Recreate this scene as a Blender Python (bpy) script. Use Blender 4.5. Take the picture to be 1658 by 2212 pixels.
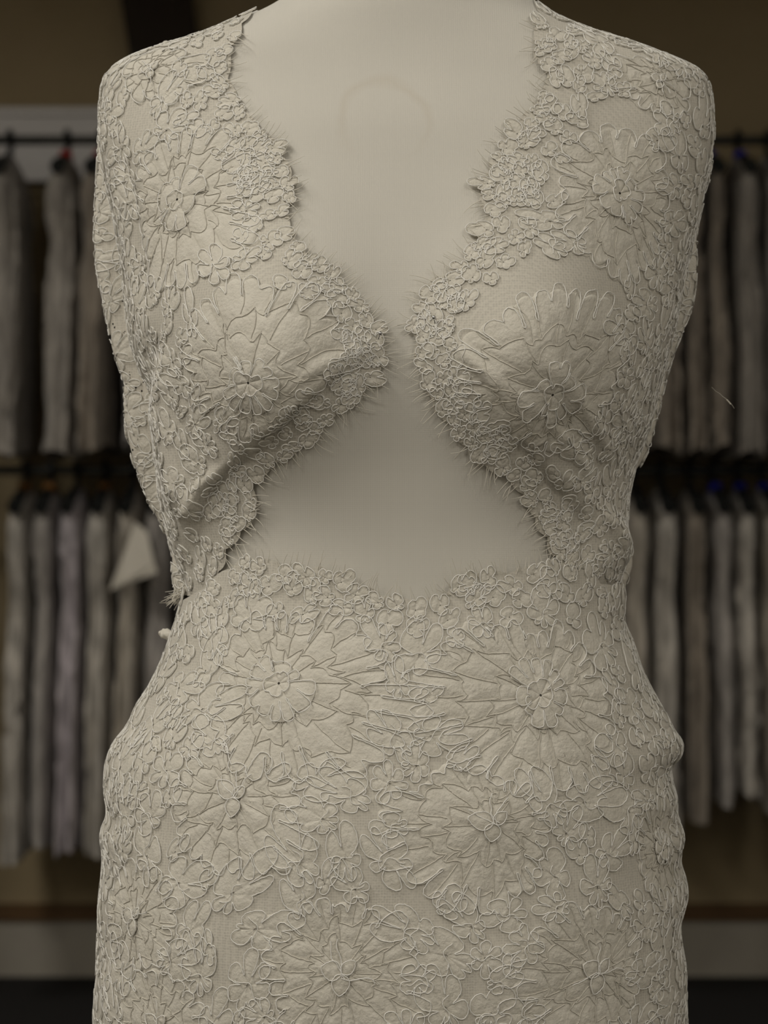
import bpy, math, random
import numpy as np
from mathutils import Vector

# ------------------------------------------------------------------ scene
for o in list(bpy.data.objects):
    bpy.data.objects.remove(o)
scene = bpy.context.scene
COL = scene.collection
RNG = np.random.default_rng(11)
random.seed(11)

# ------------------------------------------------------------------ camera
CAM_Z = 1.255          # lens height
DIST = 1.6             # lens to the axis of the dress form
FPX = 85.0 / 36.0 * 2212.0
cam_d = bpy.data.cameras.new('camera')
cam = bpy.data.objects.new('camera', cam_d)
COL.objects.link(cam)
cam.location = (0.0, -DIST, CAM_Z)
cam.rotation_euler = (math.radians(90), 0, 0)
cam_d.sensor_fit = 'VERTICAL'
cam_d.sensor_height = 36.0
cam_d.sensor_width = 27.0
cam_d.lens = 85.0
cam_d.dof.use_dof = True
cam_d.dof.focus_distance = 1.485
cam_d.dof.aperture_fstop = 9.5
cam_d.clip_start = 0.05
scene.camera = cam

# ------------------------------------------------------------------ world, lights, exposure
world = bpy.data.worlds.new('world')
scene.world = world
world.use_nodes = True
world.node_tree.nodes['Background'].inputs[0].default_value = (1.0, 0.93, 0.82, 1)
world.node_tree.nodes['Background'].inputs[1].default_value = 0.02

LAMPS = [  # x, y, size x, size y, watts
    (-1.15, -0.85, 0.6, 1.2, 24.5),
    (-1.15, -2.7, 0.6, 1.2, 27.5),
    (1.15, -2.7, 0.6, 1.2, 24.0),
    (1.15, -0.95, 0.6, 1.2, 5.0),
    (-1.3, 2.5, 0.6, 0.6, 20.0),
    (1.3, 2.3, 0.6, 0.6, 10.5),
]
CEIL_Z = 2.85
for i, (lx, ly, sx, sy, w) in enumerate(LAMPS):
    ld = bpy.data.lights.new('ceiling_panel_light', 'AREA')
    ld.shape = 'RECTANGLE'
    ld.size, ld.size_y = sx - 0.06, sy - 0.06
    ld.energy = w
    ld.color = (1.0, 0.948, 0.855)
    lo = bpy.data.objects.new('ceiling_panel_light', ld)
    lo.location = (lx, ly, CEIL_Z - 0.035)
    COL.objects.link(lo)

scene.view_settings.view_transform = 'Standard'
scene.view_settings.look = 'None'
scene.view_settings.gamma = 1.0
scene.view_settings.use_curve_mapping = False
scene.view_settings.exposure = 0.0

# ------------------------------------------------------------------ materials
def new_mat(name):
    m = bpy.data.materials.new(name)
    m.use_nodes = True
    nt = m.node_tree
    return m, nt, nt.nodes['Principled BSDF']

def noise_mat(name, c1, c2, scale=20.0, rough=0.8, bump=0.0, bscale=200.0, stretch=(1, 1, 1),
              sheen=0.0, metal=0.0, detail=4.0, bdist=0.001, spec=0.3):
    m, nt, b = new_mat(name)
    tc = nt.nodes.new('ShaderNodeTexCoord')
    mp = nt.nodes.new('ShaderNodeMapping')
    mp.inputs['Scale'].default_value = stretch
    nt.links.new(tc.outputs['Object'], mp.inputs['Vector'])
    n = nt.nodes.new('ShaderNodeTexNoise')
    n.inputs['Scale'].default_value = scale
    n.inputs['Detail'].default_value = detail
    nt.links.new(mp.outputs['Vector'], n.inputs['Vector'])
    r = nt.nodes.new('ShaderNodeValToRGB')
    r.color_ramp.elements[0].position = 0.3
    r.color_ramp.elements[1].position = 0.7
    r.color_ramp.elements[0].color = (*c1, 1)
    r.color_ramp.elements[1].color = (*c2, 1)
    nt.links.new(n.outputs['Fac'], r.inputs['Fac'])
    nt.links.new(r.outputs['Color'], b.inputs['Base Color'])
    b.inputs['Roughness'].default_value = rough
    b.inputs['Metallic'].default_value = metal
    b.inputs['Specular IOR Level'].default_value = spec
    b.inputs['Sheen Weight'].default_value = sheen
    if bump > 0:
        n2 = nt.nodes.new('ShaderNodeTexNoise')
        n2.inputs['Scale'].default_value = bscale
        n2.inputs['Detail'].default_value = 3.0
        nt.links.new(mp.outputs['Vector'], n2.inputs['Vector'])
        bp = nt.nodes.new('ShaderNodeBump')
        bp.inputs['Strength'].default_value = bump
        bp.inputs['Distance'].default_value = bdist
        nt.links.new(n2.outputs['Fac'], bp.inputs['Height'])
        nt.links.new(bp.outputs['Normal'], b.inputs['Normal'])
    return m

def X(px, d=DIST):
    return (px - 829.0) / FPX * d
def Z(py, d=DIST):
    return CAM_Z - (py - 1106.0) / FPX * d

M = {}
# knitted cotton cover of the dress form, with a faint old water stain on the chest
def form_fabric():
    m, nt, b = new_mat('form_fabric')
    L = nt.links
    tc = nt.nodes.new('ShaderNodeTexCoord')
    sep = nt.nodes.new('ShaderNodeSeparateXYZ')
    L.new(tc.outputs['Object'], sep.inputs[0])
    def math_(op, a, c=None):
        n = nt.nodes.new('ShaderNodeMath'); n.operation = op
        for i, v in enumerate((a, c)):
            if v is None: continue
            if isinstance(v, (int, float)): n.inputs[i].default_value = v
            else: L.new(v, n.inputs[i])
        return n.outputs[0]
    nz = nt.nodes.new('ShaderNodeTexNoise'); nz.inputs['Scale'].default_value = 35
    L.new(tc.outputs['Object'], nz.inputs['Vector'])
    cx, cz = X(828, 1.51), Z(262, 1.51)
    dx = math_('DIVIDE', math_('SUBTRACT', sep.outputs[0], cx), 0.027)
    dz = math_('DIVIDE', math_('SUBTRACT', sep.outputs[2], cz), 0.030)
    rad = math_('SQRT', math_('ADD', math_('MULTIPLY', dx, dx), math_('MULTIPLY', dz, dz)))
    rad = math_('ADD', rad, math_('MULTIPLY', math_('SUBTRACT', nz.outputs['Fac'], 0.5), 0.5))
    ring = math_('SUBTRACT', 1.0, math_('MULTIPLY', math_('ABSOLUTE', math_('SUBTRACT', rad, 1.0)), 6.0))
    ring = math_('MAXIMUM', ring, 0.0)
    upper = nt.nodes.new('ShaderNodeMapRange')
    upper.inputs['From Min'].default_value = -0.9; upper.inputs['From Max'].default_value = 0.3
    L.new(dz, upper.inputs['Value'])
    ring = math_('MULTIPLY', ring, upper.outputs[0])
    front = math_('LESS_THAN', sep.outputs[1], 0.0)
    ring = math_('MULTIPLY', math_('MULTIPLY', ring, front), 0.22)
    mix = nt.nodes.new('ShaderNodeMix'); mix.data_type = 'RGBA'
    mix.inputs['A'].default_value = (0.66, 0.638, 0.578, 1)
    mix.inputs['B'].default_value = (0.53, 0.46, 0.355, 1)
    L.new(ring, mix.inputs['Factor'])
    nz2 = nt.nodes.new('ShaderNodeTexNoise'); nz2.inputs['Scale'].default_value = 14
    L.new(tc.outputs['Object'], nz2.inputs['Vector'])
    mr = nt.nodes.new('ShaderNodeMapRange')
    mr.inputs['To Min'].default_value = 0.95; mr.inputs['To Max'].default_value = 1.03
    L.new(nz2.outputs['Fac'], mr.inputs['Value'])
    mul = nt.nodes.new('ShaderNodeMix'); mul.data_type = 'RGBA'; mul.blend_type = 'MULTIPLY'
    mul.inputs['Factor'].default_value = 1.0
    L.new(mix.outputs['Result'], mul.inputs['A']); L.new(mr.outputs[0], mul.inputs['B'])
    L.new(mul.outputs['Result'], b.inputs['Base Color'])
    b.inputs['Roughness'].default_value = 0.9
    b.inputs['Specular IOR Level'].default_value = 0.15
    b.inputs['Sheen Weight'].default_value = 0.15
    # knit ribs
    w1 = math_('SINE', math_('MULTIPLY', sep.outputs[0], 6.2832 / 0.0014))
    w2 = math_('SINE', math_('MULTIPLY', sep.outputs[2], 6.2832 / 0.0013))
    hsum = math_('ADD', math_('MULTIPLY', w1, 0.7), math_('MULTIPLY', w2, 0.5))
    bp = nt.nodes.new('ShaderNodeBump')
    bp.inputs['Strength'].default_value = 0.10; bp.inputs['Distance'].default_value = 0.0003
    L.new(hsum, bp.inputs['Height']); L.new(bp.outputs['Normal'], b.inputs['Normal'])
    return m
M['form'] = form_fabric()

def net_mat(name, col, holes=0.0):
    m, nt, b = new_mat(name)
    L = nt.links
    tc = nt.nodes.new('ShaderNodeTexCoord')
    v = nt.nodes.new('ShaderNodeTexVoronoi')
    v.inputs['Scale'].default_value = 620
    v.inputs['Randomness'].default_value = 0.35
    L.new(tc.outputs['Object'], v.inputs['Vector'])
    r = nt.nodes.new('ShaderNodeMapRange')
    r.inputs['From Min'].default_value = 0.0; r.inputs['From Max'].default_value = 0.7
    r.inputs['To Min'].default_value = 0.80; r.inputs['To Max'].default_value = 1.06
    L.new(v.outputs['Distance'], r.inputs['Value'])
    mul = nt.nodes.new('ShaderNodeMix'); mul.data_type = 'RGBA'; mul.blend_type = 'MULTIPLY'
    mul.inputs['Factor'].default_value = 1
    mul.inputs['A'].default_value = (*col, 1)
    L.new(r.outputs[0], mul.inputs['B'])
    L.new(mul.outputs['Result'], b.inputs['Base Color'])
    b.inputs['Roughness'].default_value = 0.7
    b.inputs['Specular IOR Level'].default_value = 0.25
    b.inputs['Sheen Weight'].default_value = 0.2
    bp = nt.nodes.new('ShaderNodeBump')
    bp.inputs['Strength'].default_value = 0.35; bp.inputs['Distance'].default_value = 0.0004
    L.new(v.outputs['Distance'], bp.inputs['Height']); L.new(bp.outputs['Normal'], b.inputs['Normal'])
    if holes > 0:
        v2 = nt.nodes.new('ShaderNodeTexVoronoi'); v2.inputs['Scale'].default_value = 330
        L.new(tc.outputs['Object'], v2.inputs['Vector'])
        n2 = nt.nodes.new('ShaderNodeTexNoise'); n2.inputs['Scale'].default_value = 70
        L.new(tc.outputs['Object'], n2.inputs['Vector'])
        a = nt.nodes.new('ShaderNodeMath'); a.operation = 'LESS_THAN'; a.inputs[1].default_value = 0.26
        L.new(v2.outputs['Distance'], a.inputs[0])
        c = nt.nodes.new('ShaderNodeMath'); c.operation = 'GREATER_THAN'; c.inputs[1].default_value = 1 - holes
        L.new(n2.outputs['Fac'], c.inputs[0])
        d = nt.nodes.new('ShaderNodeMath'); d.operation = 'MULTIPLY'
        L.new(a.outputs[0], d.inputs[0]); L.new(c.outputs[0], d.inputs[1])
        e = nt.nodes.new('ShaderNodeMath'); e.operation = 'SUBTRACT'; e.inputs[0].default_value = 1
        L.new(d.outputs[0], e.inputs[1]); L.new(e.outputs[0], b.inputs['Alpha'])
    return m
M['net'] = net_mat('lace_net', (0.60, 0.57, 0.50))
M['net_loose'] = net_mat('lace_net_loose', (0.64, 0.605, 0.53), 0.42)
M['motif'] = noise_mat('lace_motif', (0.62, 0.59, 0.515), (0.70, 0.67, 0.595), 90, 0.75, 0.6, 420, (1, 1, 1),
                       sheen=0.2, bdist=0.0012, spec=0.25)
M['cord'] = noise_mat('lace_cord', (0.82, 0.805, 0.76), (0.88, 0.87, 0.83), 200, 0.42, 0.3, 1500, sheen=0.1, bdist=0.0004, spec=0.5)
M['vein'] = noise_mat('lace_vein', (0.68, 0.65, 0.58), (0.74, 0.71, 0.64), 200, 0.6, 0, spec=0.3)
M['fringe'] = noise_mat('lace_fringe', (0.66, 0.63, 0.55), (0.74, 0.70, 0.62), 100, 0.5, 0)
M['steel'] = noise_mat('pin_steel', (0.55, 0.55, 0.56), (0.62, 0.62, 0.62), 50, 0.18, 0, metal=1.0)
M['wall'] = noise_mat('wall_paint', (0.345, 0.275, 0.165), (0.37, 0.295, 0.18), 6, 0.9, 0.1, 90)
M['side'] = noise_mat('side_wall_paint', (0.62, 0.58, 0.51), (0.65, 0.61, 0.54), 6, 0.9, 0.1, 90)
M['ceiling'] = noise_mat('ceiling_paint', (0.74, 0.72, 0.68), (0.77, 0.75, 0.71), 8, 0.95)
M['carpet'] = noise_mat('carpet', (0.012, 0.011, 0.011), (0.022, 0.021, 0.021), 120, 0.95, 0.4, 300)
M['board'] = noise_mat('white_board', (0.72, 0.70, 0.69), (0.78, 0.76, 0.75), 9, 0.5)
M['skirting'] = noise_mat('skirting_paint', (0.40, 0.37, 0.32), (0.45, 0.42, 0.36), 9, 0.6)
M['rail'] = noise_mat('rail_metal', (0.10, 0.105, 0.10), (0.13, 0.135, 0.13), 30, 0.35, 0, metal=0.8)
M['hanger'] = noise_mat('hanger_black', (0.010, 0.011, 0.011), (0.018, 0.019, 0.018), 40, 0.4)
M['post'] = noise_mat('dark_timber', (0.022, 0.014, 0.009), (0.03, 0.02, 0.012), 12, 0.7, 0, stretch=(8, 8, 0.6))
M['timber'] = noise_mat('brown_timber', (0.11, 0.06, 0.025), (0.15, 0.085, 0.035), 12, 0.5, 0, stretch=(0.6, 8, 8))
M['red'] = noise_mat('red_clip', (0.34, 0.012, 0.012), (0.42, 0.018, 0.016), 30, 0.4)
M['blue'] = noise_mat('blue_clip', (0.012, 0.016, 0.26), (0.018, 0.022, 0.33), 30, 0.4)
M['amber'] = noise_mat('amber_clip', (0.16, 0.07, 0.015), (0.2, 0.09, 0.02), 30, 0.5)
M['lamp'] = noise_mat('lamp_housing', (0.75, 0.74, 0.71), (0.78, 0.77, 0.74), 9, 0.4)
GOWN = {}
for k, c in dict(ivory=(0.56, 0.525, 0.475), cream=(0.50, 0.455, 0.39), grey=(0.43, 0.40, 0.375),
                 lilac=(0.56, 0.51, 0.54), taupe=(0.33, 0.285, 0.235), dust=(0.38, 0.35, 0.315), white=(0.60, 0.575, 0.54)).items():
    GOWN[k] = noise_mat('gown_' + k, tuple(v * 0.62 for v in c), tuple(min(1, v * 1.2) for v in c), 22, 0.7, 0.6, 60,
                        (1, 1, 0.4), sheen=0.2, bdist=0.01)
M['paper'] = noise_mat('cream_satin', (0.66, 0.62, 0.54), (0.72, 0.68, 0.6), 20, 0.5)

# ------------------------------------------------------------------ object helpers
def tag(o, label=None, cat=None, group=None, kind=None):
    if label: o['label'] = label
    if cat: o['category'] = cat
    if group: o['group'] = group
    if kind: o['kind'] = kind
    return o

def empty(name, loc=(0, 0, 0)):
    o = bpy.data.objects.new(name, None)
    o.empty_display_size = 0.05
    o.location = loc
    COL.objects.link(o)
    return o

def mesh_np(name, verts, faces, mat, smooth=True):
    """verts (n,3) array, faces (m,4) or (m,3) array -> mesh data"""
    me = bpy.data.meshes.new(name)
    verts = np.asarray(verts, dtype=np.float32)
    faces = np.asarray(faces, dtype=np.int32)
    k = faces.shape[1]
    me.vertices.add(len(verts)); me.vertices.foreach_set('co', verts.ravel())
    me.loops.add(faces.size); me.loops.foreach_set('vertex_index', faces.ravel())
    me.polygons.add(len(faces))
    me.polygons.foreach_set('loop_start', np.arange(0, faces.size, k, dtype=np.int32))
    me.polygons.foreach_set('loop_total', np.full(len(faces), k, dtype=np.int32))
    me.polygons.foreach_set('use_smooth', np.full(len(faces), smooth))
    me.materials.append(mat)
    me.update(calc_edges=True)
    return me

def link(name, me, parent=None):
    o = bpy.data.objects.new(name, me)
    COL.objects.link(o)
    if parent is not None:
        o.parent = parent
        p = parent
        loc = Vector((0, 0, 0))
        while p is not None:
            loc += p.location; p = p.parent
        o.matrix_parent_inverse.identity()
        o.location = -loc          # mesh data are written in world space
    return o

class MB:
    """collects quads / triangles of simple solids"""
    def __init__(s): s.v = []; s.f = []
    def box(s, x0, x1, y0, y1, z0, z1):
        n = len(s.v)
        s.v += [(x, y, z) for z in (z0, z1) for y in (y0, y1) for x in (x0, x1)]
        for q in ((0, 2, 3, 1), (4, 5, 7, 6), (0, 1, 5, 4), (2, 6, 7, 3), (0, 4, 6, 2), (1, 3, 7, 5)):
            s.f.append(tuple(n + i for i in q))
        return s
    def tube(s, pts, r, k=8, cap=True):
        pts = [Vector(p) for p in pts]
        n0 = len(s.v)
        ref = None
        for i, p in enumerate(pts):
            t = (pts[min(i + 1, len(pts) - 1)] - pts[max(i - 1, 0)]).normalized()
            if ref is None:
                ref = t.orthogonal().normalized()
            else:
                ref = (ref - t * ref.dot(t)).normalized()
            b = t.cross(ref)
            rr = r[i] if isinstance(r, (list, tuple)) else r
            for j in range(k):
                a = 2 * math.pi * j / k
                s.v.append(tuple(p + ref * (rr * math.cos(a)) + b * (rr * math.sin(a))))
        for i in range(len(pts) - 1):
            for j in range(k):
                a, b2 = n0 + i * k + j, n0 + i * k + (j + 1) % k
                s.f.append((a, b2, b2 + k, a + k))
        if cap:
            s.f.append(tuple(n0 + j for j in range(k))[::-1])
            m = n0 + (len(pts) - 1) * k
            s.f.append(tuple(m + j for j in range(k)))
        return s
    def lathe(s, c, prof, k=24):
        pts = [(c[0], c[1], c[2] + h) for r, h in prof]
        n0 = len(s.v)
        for (r, h) in prof:
            for j in range(k):
                a = 2 * math.pi * j / k
                s.v.append((c[0] + r * math.cos(a), c[1] + r * math.sin(a), c[2] + h))
        for i in range(len(prof) - 1):
            for j in range(k):
                a, b2 = n0 + i * k + j, n0 + i * k + (j + 1) % k
                s.f.append((a, b2, b2 + k, a + k))
        s.f.append(tuple(n0 + j for j in range(k))[::-1])
        m = n0 + (len(prof) - 1) * k
        s.f.append(tuple(m + j for j in range(k)))
        return s
    def build(s, name, mat, parent=None, smooth=False):
        me = bpy.data.meshes.new(name)
        me.from_pydata(s.v, [], s.f)
        me.materials.append(mat)
        if smooth:
            me.polygons.foreach_set('use_smooth', [len(p.vertices) == 4 for p in me.polygons])
        me.update()
        return link(name, me, parent)

# ------------------------------------------------------------------ the room
WALL_Y = 6.55 - DIST
XL, XR, YF = -2.7, 2.9, -4.2
def struct(name, mb, mat):
    return tag(mb.build(name, mat), kind='structure')
struct('floor', MB().box(XL - 0.1, XR + 0.1, YF - 0.1, WALL_Y + 0.1, -0.1, 0.0), M['carpet'])
struct('wall_back', MB().box(XL - 0.1, XR + 0.1, WALL_Y, WALL_Y + 0.1, 0.0, CEIL_Z), M['wall'])
struct('wall_left', MB().box(XL - 0.1, XL, YF, WALL_Y, 0.0, CEIL_Z), M['side'])
struct('wall_right', MB().box(XR, XR + 0.1, YF, WALL_Y, 0.0, CEIL_Z), M['side'])
struct('wall_front', MB().box(XL - 0.1, XR + 0.1, YF - 0.1, YF, 0.0, CEIL_Z), M['side'])
struct('ceiling', MB().box(XL - 0.1, XR + 0.1, YF - 0.1, WALL_Y + 0.1, CEIL_Z, CEIL_Z + 0.1), M['ceiling'])
WD = WALL_Y + DIST
struct('baseboard_back', MB().box(XL, XR, WALL_Y - 0.02, WALL_Y, 0.0, 0.145).box(XL, XR, WALL_Y - 0.012, WALL_Y, 0.145, 0.152), M['skirting'])
struct('trim_1', MB().box(XL, XR, WALL_Y - 0.03, WALL_Y, 0.152, 0.185).box(XL, XR, WALL_Y - 0.022, WALL_Y, 0.185, 0.195), M['timber'])
lamp_labels = ['long ceiling light panel above the shoulder with the pleated lace',
               'long ceiling light panel behind the camera on the pleated lace side',
               'long ceiling light panel behind the camera on the straight lace side',
               'long dim ceiling light panel above the shoulder with the straight lace',
               'square ceiling light panel by the gown rails, nearer the dark timber post',
               'square ceiling light panel by the gown rails, far from the timber post']
for (lx, ly, sx, sy, w), lab in zip(LAMPS, lamp_labels):
    r = empty('ceiling_light', (lx, ly, CEIL_Z))
    tag(r, lab, 'ceiling light', 'ceiling light panels')
    f = MB()
    z0, z1 = CEIL_Z - 0.05, CEIL_Z
    f.box(lx - sx / 2 - .02, lx - sx / 2 + .02, ly - sy / 2, ly + sy / 2, z0, z1)
    f.box(lx + sx / 2 - .02, lx + sx / 2 + .02, ly - sy / 2, ly + sy / 2, z0, z1)
    f.box(lx - sx / 2 + .02, lx + sx / 2 - .02, ly - sy / 2, ly - sy / 2 + .04, z0, z1)
    f.box(lx - sx / 2 + .02, lx + sx / 2 - .02, ly + sy / 2 - .04, ly + sy / 2, z0, z1)
    f.build('frame', M['lamp'], r)
    MB().box(lx - sx / 2 + .02, lx + sx / 2 - .02, ly - sy / 2 + .04, ly + sy / 2 - .04, CEIL_Z - 0.02, CEIL_Z).build('reflector', M['lamp'], r)

# dark timber post rising to the ceiling behind the shoulder
def dist_xz(px, py, d):
    return X(px, d), Z(py, d)
pd = 6.50
pts = []
mb = MB()
xa0, za0 = dist_xz(252, -60, pd); xb0, _ = dist_xz(408, -60, pd)
xa1, za1 = dist_xz(305, 270, pd); xb1, _ = dist_xz(452, 270, pd)
k = (CEIL_Z - za1) / (za0 - za1)
top = (xa1 + (xa0 - xa1) * k, xb1 + (xb0 - xb1) * k)
k2 = (0 - za1) / (za0 - za1) * 0.25
bot = (xa1 + (xa0 - xa1) * k2 * 1.0, xb1 + (xb0 - xb1) * k2 * 1.0)
y0, y1 = pd - DIST - 0.02, WALL_Y - 0.035
vs = []
for (xa, xb, z) in ((bot[0], bot[1], 0.0), (xa1, xb1, za1), (top[0], top[1], CEIL_Z)):
    vs += [(xa, y0, z), (xb, y0, z), (xb, y1, z), (xa, y1, z)]
mb.v = vs
for lv in (0, 4):
    for j in range(4):
        a, b2 = lv + j, lv + (j + 1) % 4
        mb.f.append((a, b2, b2 + 4, a + 4))
mb.f += [(3, 2, 1, 0), (8, 9, 10, 11)]
tag(mb.build('timber_post', M['post']), 'dark brown slanting timber post standing against the olive wall', 'post')

# white board behind the upper rail
bx0, bx1 = X(-520, 6.5), X(2250, 6.5)
tag(MB().box(bx0, X(250, 6.5), WALL_Y - 0.055, WALL_Y - 0.03, Z(392, 6.5), Z(250, 6.5))
    .box(bx0, X(250, 6.5), WALL_Y - 0.07, WALL_Y - 0.03, Z(250, 6.5), Z(250, 6.5) + 0.02).build('rail_board', M['board']),
    'long white painted board on the wall behind the upper gown rail', 'board')

# ------------------------------------------------------------------ gown rails, hangers, gowns
RAIL_Y = 4.6
UP_Z, LO_Z = 2.208, 1.362
def rail(z, label):
    r = empty('gown_rail', (0, RAIL_Y, z))
    tag(r, label, 'rail', 'gown rails')
    MB().tube([(-1.75, RAIL_Y, z), (1.75, RAIL_Y, z)], 0.0125, 12).build('tube', M['rail'], r, True)
    for xx in (-1.70, 0.02, 1.70):
        b = MB().tube([(xx, RAIL_Y + 0.012, z), (xx, WALL_Y - 0.006, z)], 0.009, 8)
        b.box(xx - 0.03, xx + 0.03, WALL_Y - 0.008, WALL_Y, z - 0.03, z + 0.03)
        b.build('bracket', M['rail'], r)
rail(UP_Z, 'dark metal upper gown rail in front of the white board')
rail(LO_Z, 'dark metal lower gown rail under the hems of the upper gowns')

def hanger_mesh():
    """hanger lies in the YZ plane, hook centred on the rail, data at origin = rail centre"""
    hook = MB(); pts = []
    for a in range(-30, 211, 20):
        t = math.radians(a)
        pts.append((0, 0.021 * math.cos(t), 0.021 * math.sin(t)))
    pts = pts[::-1][::-1]
    pts = [(0, 0.0225 * math.cos(math.radians(a)), 0.0225 * math.sin(math.radians(a)) - 0.001) for a in range(200, -81, -20)] + [(0, 0.0, -0.04), (0, 0, -0.05)]
    hook.tube(pts, 0.0085, 8)
    bar = MB()
    arc = []
    for i in range(13):
        t = -1 + 2 * i / 12
        arc.append((0, 0.20 * t, -0.050 - 0.045 * abs(t) ** 1.5))
    bar.tube(arc, [0.011 + 0.008 * abs(-1 + 2 * i / 12) for i in range(13)], 8)
    clip = MB().box(-0.013, 0.013, -0.05, 0.012, -0.073, -0.033)
    return hook, bar, clip
HK, BR, CL = hanger_mesh()
def mk(mb, name, mat):
    me = bpy.data.meshes.new(name); me.from_pydata(mb.v, [], mb.f); me.materials.append(mat)
    me.polygons.foreach_set('use_smooth', [len(p.vertices) == 4 for p in me.polygons]); me.update(); return me
ME_HOOK, ME_BAR = mk(HK, 'hook', M['hanger']), mk(BR, 'shoulder_bar', M['hanger'])
ME_CLIP = {c: mk(CL, 'size_clip', M[c]) for c in ('red', 'blue', 'amber')}

def gown_mesh(seed, length, thick, mat, pleats=5, hemvar=0.012):
    r = np.random.default_rng(seed)
    nu, nv = 72, 26
    v = []
    ph = r.uniform(0, 6.28, 4)
    wob = np.cumsum(r.normal(0, 1, nv)); wob -= np.linspace(wob[0], wob[-1], nv); wob /= max(1.0, np.abs(wob).max())
    bulge = 1 + 0.06 * np.interp(np.arange(nv), np.linspace(0, nv - 1, 7), r.uniform(-1, 1, 7))
    fr_ = r.uniform(110, 210)
    for j in range(nv):
        t = j / (nv - 1)
        for i in range(nu):
            a = 2 * math.pi * i / nu
            c, s = math.cos(a), math.sin(a)
            # shoulders narrow onto the hanger, skirt opens towards the hem
            half_d = 0.19 * (0.80 + 0.2 * min(1, t / .08)) - 0.05 * math.exp(-((t - .33) / .13) ** 2) + 0.05 * t
            half_t = 0.012 + (thick - 0.012) * (min(1, t / 0.12) ** 0.6) * (0.92 + 0.08 * t)
            half_t *= (1 - 0.15 * math.exp(-((t - .3) / .1) ** 2)) * bulge[j]
            rip = 1 + (0.03 + 0.05 * t) * math.sin(pleats * 2 * a + ph[0] + 1.3 * math.sin(3 * t + ph[1]))
            y = half_d * math.copysign(abs(c) ** 0.8, c) * (1 + 0.25 * (rip - 1))
            x = half_t * math.copysign(abs(s) ** 0.5, s) * rip + 0.005 * wob[j]
            y += math.copysign(1, c) * (0.010 + 0.024 * t) * math.sin(fr_ * x + ph[3] + 2.5 * t + 0.8 * wob[j]) * min(1, t / .1)
            z = -0.047 - length * t
            z -= 0.048 * (abs(y) / 0.2) ** 1.5 * (1 - min(1, t / 0.3))
            z += hemvar * t ** 3 * math.sin(2 * a + ph[3])
            v.append((x, y, z))
    f = [(j * nu + i, j * nu + (i + 1) % nu, (j + 1) * nu + (i + 1) % nu, (j + 1) * nu + i) for j in range(nv - 1) for i in range(nu)]
    v = np.array(v) + r.normal(0, 0.0022, (len(v), 3))
    return mesh_np('gown', v, np.array(f)[:, ::-1], mat)

GREF = {}
def place_gown(x, z, mats, length, thick, label, group, seed, clip=None, hl=None, turn=0.0):
    me = gown_mesh(seed, length, thick, GOWN[mats], pleats=4 + seed % 3)
    g = link('gown', me); g.location = (x, RAIL_Y, z); g.rotation_euler.z = turn
    tag(g, label, 'gown', group)
    GREF[label] = g
    h = empty('coat_hanger', (x, RAIL_Y, z))
    h.rotation_euler.z = turn
    for nm, m2 in (('hook', ME_HOOK), ('shoulder_bar', ME_BAR)) + ((('size_clip', ME_CLIP[clip]),) if clip else ()):
        o = bpy.data.objects.new(nm, m2); COL.objects.link(o); o.parent = h
    tag(h, hl, 'hanger', 'black hangers on the gown rails')
    return g

def bgx(px): return X(px, 5.98)
UPL = 'gowns on the upper rail'; LOL = 'gowns on the lower rail'
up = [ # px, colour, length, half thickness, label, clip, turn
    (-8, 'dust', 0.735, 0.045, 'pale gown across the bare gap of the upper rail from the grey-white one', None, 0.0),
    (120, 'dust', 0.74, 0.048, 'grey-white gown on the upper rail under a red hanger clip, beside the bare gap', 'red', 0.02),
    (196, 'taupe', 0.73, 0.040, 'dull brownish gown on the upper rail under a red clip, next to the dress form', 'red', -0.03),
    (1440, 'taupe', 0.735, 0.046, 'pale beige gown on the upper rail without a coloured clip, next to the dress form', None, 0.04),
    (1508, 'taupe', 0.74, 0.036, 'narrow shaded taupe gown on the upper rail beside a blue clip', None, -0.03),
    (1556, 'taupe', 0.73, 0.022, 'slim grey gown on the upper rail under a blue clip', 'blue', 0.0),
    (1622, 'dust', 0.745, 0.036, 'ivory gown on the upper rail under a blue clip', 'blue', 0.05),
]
lo = [
    (28, 'ivory', 0.90, 0.050, 'plain ivory gown on the lower rail below the bare gap of the upper rail', 'amber', 0.0),
    (84, 'grey', 0.86, 0.042, 'warm grey gown on the lower rail between the ivory and the lilac gown', 'amber', 0.03),
    (142, 'lilac', 0.89, 0.046, 'pale lilac lace gown on the lower rail', None, -0.02),
    (206, 'ivory', 0.88, 0.044, 'ivory gown on the lower rail between the lilac gown and the turned-back satin', 'amber', 0.02),
    (268, 'cream', 0.86, 0.045, 'cream gown on the lower rail with a turned-back satin panel', None, 0.0),
    (330, 'grey', 0.88, 0.045, 'soft grey gown on the lower rail behind the fringed lace tuft at the waist', None, 0.03),
    (1385, 'cream', 0.80, 0.048, 'cream gown on the lower rail beside the lace tail at the waist', None, 0.02),
    (1448, 'ivory', 0.84, 0.046, 'ivory gown on the lower rail next to the lace hip', None, -0.02),
    (1512, 'taupe', 0.80, 0.034, 'shaded taupe gown on the lower rail beside the blue clips', None, 0.0),
    (1566, 'grey', 0.76, 0.038, 'greyish gown on the lower rail under a blue clip', 'blue', 0.03),
    (1622, 'ivory', 0.74, 0.040, 'short ivory gown on the lower rail under a blue clip', 'blue', -0.03),
    (1675, 'cream', 0.78, 0.040, 'cream gown on the lower rail under the last blue clip', 'blue', 0.0),
]
sd = 0
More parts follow.
